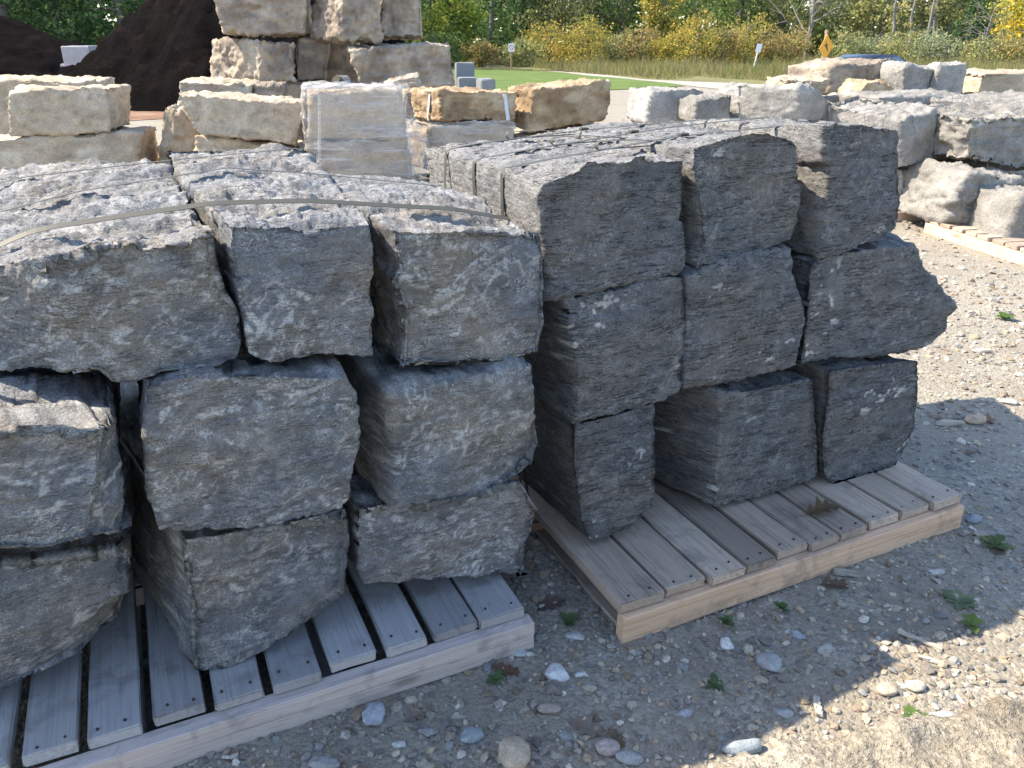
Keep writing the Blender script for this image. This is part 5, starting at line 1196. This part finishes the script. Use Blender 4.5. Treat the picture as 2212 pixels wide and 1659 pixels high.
def weed(x, y, size, n, col, label, seed, up=0.5, z=0.0):
    rs = np.random.default_rng(seed + 40); p = at_z(x, y, z); V, F, k0 = [], [], 0
    for k in range(n):
        a = 6.28 * k / n + rs.uniform(-.4, .4); L = size * rs.uniform(0.6, 1.1); w = L * rs.uniform(0.16, 0.26); q = np.linspace(0, 1, 6); el = rs.uniform(0.3, 1.0) * up
        r_ = q * L * math.cos(el); zz = q * L * math.sin(el) * (1 - 0.45 * q) + 0.004; ww = w * np.sin(np.pi * np.clip(q * 0.92 + 0.06, 0, 1)) * (1 + 0.25 * (np.arange(6) % 2))
        cx_ = r_ * math.cos(a); cy_ = r_ * math.sin(a); nx_, ny_ = -math.sin(a), math.cos(a)
        V.append(np.stack([np.stack([cx_ - nx_ * ww, cy_ - ny_ * ww, zz + 0.25 * ww], -1), np.stack([cx_, cy_, zz], -1), np.stack([cx_ + nx_ * ww, cy_ + ny_ * ww, zz + 0.25 * ww], -1)], 1).reshape(-1, 3))
        i = np.arange(5)[:, None] * 3; F.append(np.concatenate([np.stack([i, i + 1, i + 4, i + 3], -1), np.stack([i + 1, i + 2, i + 5, i + 4], -1)]).reshape(-1, 4) + k0); k0 += 18
    V = np.concatenate(V); F = np.concatenate(F); c = np.tile(np.asarray(col), (len(V), 1)) * np.repeat(rs.uniform(0.75, 1.25, n), 18)[:, None]
    return obj('weed', mesh_np('weed', V, F, M_WEED, True, c), None, (p[0], p[1], 0), label, 'plant', 'weeds in the gravel')
G1 = (0.10, 0.145, 0.065)
weed(1570, 1348, 0.042, 11, G1, 'green weed growing against the fresh stringer', 1, 1.2); weed(1228, 1345, 0.045, 9, G1, 'green weed in the gap between the pallets', 2, 0.8)
weed(1690, 1318, 0.04, 9, G1, 'second weed along the fresh stringer, right of the first', 3, 1.1); weed(2072, 1300, 0.06, 11, (0.15, 0.18, 0.105), 'large flat weed on the shaded gravel at the right', 4, 0.25)
weed(2098, 1352, 0.05, 6, (0.14, 0.19, 0.06), 'small bright weed at the shadow edge', 5, 0.8); weed(1545, 1480, 0.04, 8, (0.09, 0.13, 0.06), 'dull low weed in the shaded gravel', 6, 0.4)
weed(1976, 1556, 0.045, 12, (0.11, 0.17, 0.055), 'bright green weed in front of the blurred rock', 7, 0.7); weed(1070, 1470, 0.035, 7, G1, 'tiny weed by the near pallet corner', 8, 0.7)
weed(2170, 690, 0.09, 12, (0.08, 0.13, 0.04), 'weed on the sunlit gravel far at the right', 9, 0.8); weed(2145, 1180, 0.07, 9, (0.12, 0.16, 0.07), 'weed past the right pallet end', 10, 1.0)
M_SPL = wood('splinter', (0.34, 0.30, 0.245), (0.25, 0.21, 0.16), (0.32, 0.29, 0.25), 0.3, 0)
for k, (x, y, L, w, a, lab) in enumerate([(1985, 1388, 0.12, 0.014, -38, 'pale wood splinter at the shadow edge'), (2010, 1432, 0.07, 0.012, -28, 'short wood splinter below the longer one'), (1710, 1228, 0.14, 0.03, -5, 'pale bark strip beside the fresh stringer'), (1850, 1245, 0.15, 0.028, -6, 'bark strip lying near the fresh stringer'), (1765, 1530, 0.07, 0.018, 75, 'wood chip near the shadow corner')]):
    p = at_z(x, y); o = obj('wood_splinter', box_mesh('wood_splinter', L, w, 0.008, M_SPL, 0.002, 1, 0.003, 5, random.Random(k)), None, (p[0], p[1], 0.006), lab, 'wood chip'); o.rotation_euler = (0.1, 0.05, R(a))

# foreground rock at the lower right
def fore():
    z = 0.72; P = lambda x, y: at_z(x, y, z)
    T = [P(1480, 1700), P(1600, 1632), P(1750, 1588), P(1900, 1566), P(2030, 1548), P(2230, 1470), P(2420, 1440)]
    # the far edge of the rock's top is what shows: build it as a block whose back edge follows that line
    va = np.array([1.0, 0.12, 0]); va /= np.linalg.norm(va); ua = np.array([va[1], -va[0], 0])      # "depth" towards the camera
    pts = T[::-1]; lo = [np.array([p[0], p[1], 0.0]) for p in pts]
    bk = [pts[0] + ua * 0.75, pts[-1] + ua * 0.75, lo[-1] + ua * 0.75, lo[0] + ua * 0.75]
    rock('stone_block', pts, [pts[-1], lo[-1]], lo, [pts[0], lo[0]], bk, (70, 50, 40), 'tann', 401, (va, ua), 'blurred tan rock top close to the camera at the lower right corner', top=0.005, und=0.012, mid=0.006, ledge=0, chip=(0.01, 0.04), facet=0.0, fade=0.3, minz=0.0)
fore()
